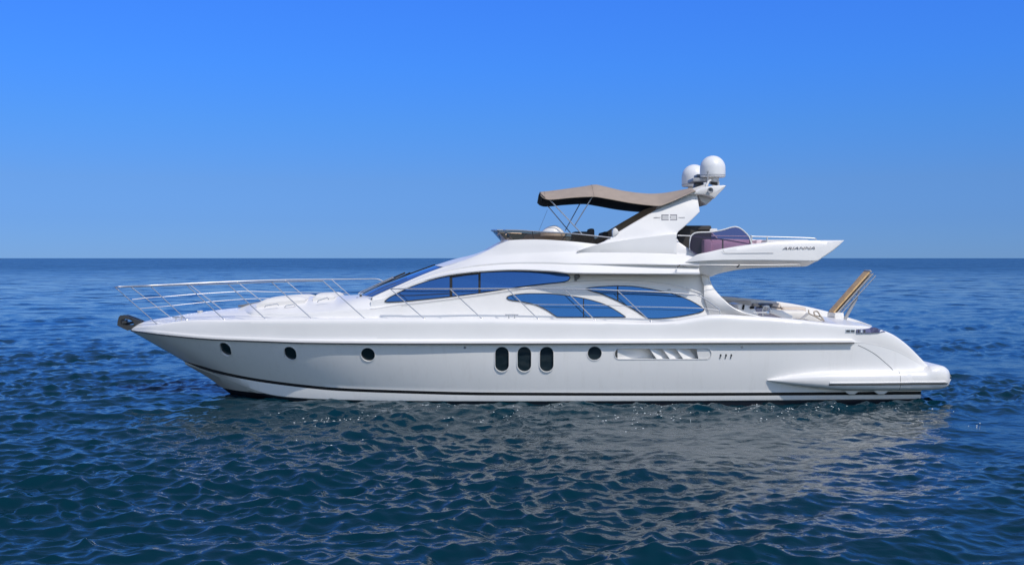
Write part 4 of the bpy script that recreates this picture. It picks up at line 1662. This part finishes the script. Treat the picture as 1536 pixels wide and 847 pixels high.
# cleats
for px in (767.5, 268, 1140):
    c = side_pt(px, ftop(px) - 1, .2 if px > 300 else .25)
    part('cleat', join(tube([c + Vector((-.16, 0, .085)), c + Vector((.16, 0, .085))], .017, 8), tube([c + Vector((-.07, 0, 0)), c + Vector((-.07, 0, .085))], .015, 8), tube([c + Vector((.07, 0, 0)), c + Vector((.07, 0, .085))], .015, 8)), CHROME, yacht)
part('windlass', join(lathe([(0, 0), (.1, 0), (.1, .05), (.06, .08), (.08, .13), (0, .14)], U(300, 470, -.15) + Vector((0, 0, -.05)), 20), rbox(U(291, 471, .1), (.3, .2, .05), .02)), CHROME, yacht)

# ------------------------------------------------------------------ aft cockpit
# far coaming and settee back
ftc = [(1060, 443), (1090, 444.4), (1120, 447.3), (1150, 450.2), (1180, 454), (1210, 459.5), (1240, 466.5), (1268, 474.5), (1292, 482), (1308, 488)]
fcc = Cv(ftc)
rows = []
for px in np.linspace(1060, 1308, 50):
    yo, yi = 2.35 - .2 * sstep(1260, 1308, px), 1.72 - .25 * sstep(1260, 1308, px)
    X = X_(px, yi)
    z = Zof(fcc, X, yi)
    zl = min(z - .02, 1.75)
    rows.append([Vector((X, yo + .1, zl)), Vector((X, yo + .06, z - .25)), Vector((X, yo - .02, z - .06)), Vector((X, yo - .08, z - .02)), Vector((X, yi + .06, z)), Vector((X, yi + .02, z - .02)), Vector((X, yi, z - .07)), Vector((X, yi - .02, zl))])
part('cockpit_coaming', grid(rows), GEL, yacht, ang=40)
def cush(px0, px1, py0, py1, y, d, m, nm, bev=.06):
    a, b = U(px0, py0, y), U(px1, py1, y)
    return part(nm, rbox(((a.x + b.x) / 2, y + d / 2, (a.z + b.z) / 2), (abs(b.x - a.x), d, abs(a.z - b.z)), bev), m, yacht, ang=60)
cush(1088, 1128, 450.5, 468, 1.40, .28, VINYL, 'settee_backrest')
cush(1130, 1172, 454.5, 472, 1.40, .28, VINYL, 'settee_backrest')
cush(1174, 1210, 460.5, 476, 1.40, .28, VINYL, 'settee_backrest')
cush(1092, 1212, 466.5, 480, .6, .9, WVINYL, 'settee_seat')
# cockpit table, pale top; shade put into the side as violet-grey
a = [U(x, y, -.9) for x, y in ((1133, 463), (1150, 462), (1166, 465.5), (1182, 474), (1184, 486), (1137, 486))]
ctab = part('cockpit_table', prism3(a, Vector((0, .9, 0)), .02), LENS_ := mat('violet_grey_shade', (.36, .35, .43), .4, var=.03), yacht, ang=30)
part('table_top', prism([(1146, 466), (1160, 463), (1176, 467), (1189, 474), (1190, 479), (1178, 478)], -1.0, -.2, .03), GEL, ctab, ang=30)
part('coffee_locker', prism([(1106, 457), (1112, 455.5), (1131, 460), (1137, 470), (1136, 478), (1110, 478)], -1.2, -.1, .05), GEL, yacht, ang=30)
part('locker_vent', join(rbox(U(1115, 460.5, -1.22), (.05, .05, .13), .015, Matrix.Rotation(R(12), 3, 'Y')), rbox(U(1128, 461, -1.22), (.11, .05, .06), .015)), BLACK, yacht)
wc = U(1149, 463.5, -1.2)
part('mooring_winch', join(lathe([(0, 0), (.10, 0), (.09, .05), (.06, .08), (.075, .15), (.09, .16), (.09, .19), (0, .2)], wc + Vector((0, 0, -.1)), 20), tube([wc + Vector((.1 * math.cos(t), -.06, .1 * math.sin(t) - .02)) for t in np.linspace(0, 2 * math.pi, 20)], .014, 6)), CHROME, yacht)
part('folded_chair', join(rbox(U(1148, 456.6, -.5), (.30, .4, .06), .02), tube([U(1134, 461, -.6), U(1150, 459, -.6), U(1172, 462, -.6), U(1171, 459, -.6)], .016, 6), tube([U(1140, 462, -.4), U(1141, 455, -.4), U(1155, 456, -.4), U(1156, 462, -.4)], .02, 6)), DSTEEL, yacht)
part('mooring_line', tube(smooth_path([U(1213, 465, -1.3), U(1214, 470, -1.35), U(1222, 474, -1.4), U(1234, 480, -1.45), U(1229, 471, -1.3), U(1226, 467, -1.2), U(1221, 467.5, -1.2), U(1223, 473, -1.3), U(1232, 475, -1.3), U(1236, 481, -1.4)], 5), .018, 8), mat('beige_rope', (.36, .31, .26), .8, bump=.4, bscale=120), yacht)
part('stern_gate', prism([(1206, 478), (1216, 470), (1230, 474), (1240, 484), (1226, 486)], -.9, -.5, .03), WVINYL, yacht, ang=30)

# ------------------------------------------------------------------ gangway standing up on the stern
g0, g1 = U(1247, 468, .3), U(1301.5, 406.5, .3)
d = (g1 - g0)
L = d.length
dx = d.normalized()
nx = Vector((dx.z, 0, -dx.x))                               # across the board's thickness, aft and down
Rm = Matrix((dx, Vector((0, 1, 0)), dx.cross(Vector((0, 1, 0))))).transposed()
gw = part('gangway', rbox(g0.lerp(g1, .5) + nx * .0, (L, .46, .045), .012, Rm), TEAK, yacht)
# the board is turned towards the camera: its teak face is seen broad, the rails behind it
for s_, off, m_, th in ((-.25, .07, CHROME, .02), (.25, .07, CHROME, .02), (-.25, .16, CHROME, .018), (.25, .16, CHROME, .018)):
    part('handrail', tube([g0 + Vector((0, s_, 0)) + nx * off, g1 + Vector((0, s_, 0)) + nx * (off + .02)], th, 8), m_, gw)
part('edge_trim', join(rbox(g0.lerp(g1, .5) + nx * .10, (L * .98, .42, .06), .015, Rm)), MIDG, gw)
part('hydraulic_ram', join(tube([g0 + nx * .32 + Vector((.05, -.1, -.05)), g0.lerp(g1, .5) + nx * .22 + Vector((0, -.1, 0))], .045, 10), tube([g0.lerp(g1, .5) + nx * .22 + Vector((0, -.1, 0)), g0.lerp(g1, .62) + nx * .16 + Vector((0, -.1, 0))], .022, 10)), MIDG, gw)
part('gangway_tip', rbox(g1, (.05, .5, .07), .02, Rm), MIDG, gw)
part('gangway_hinge', join(rbox(g0 + nx * .15, (.25, .7, .2), .04), tube([g0 + nx * .34 + Vector((0, -.3, 0)), g0 + nx * .28 + Vector((-.1, -.6, -.22))], .014, 6)), GEL, gw)
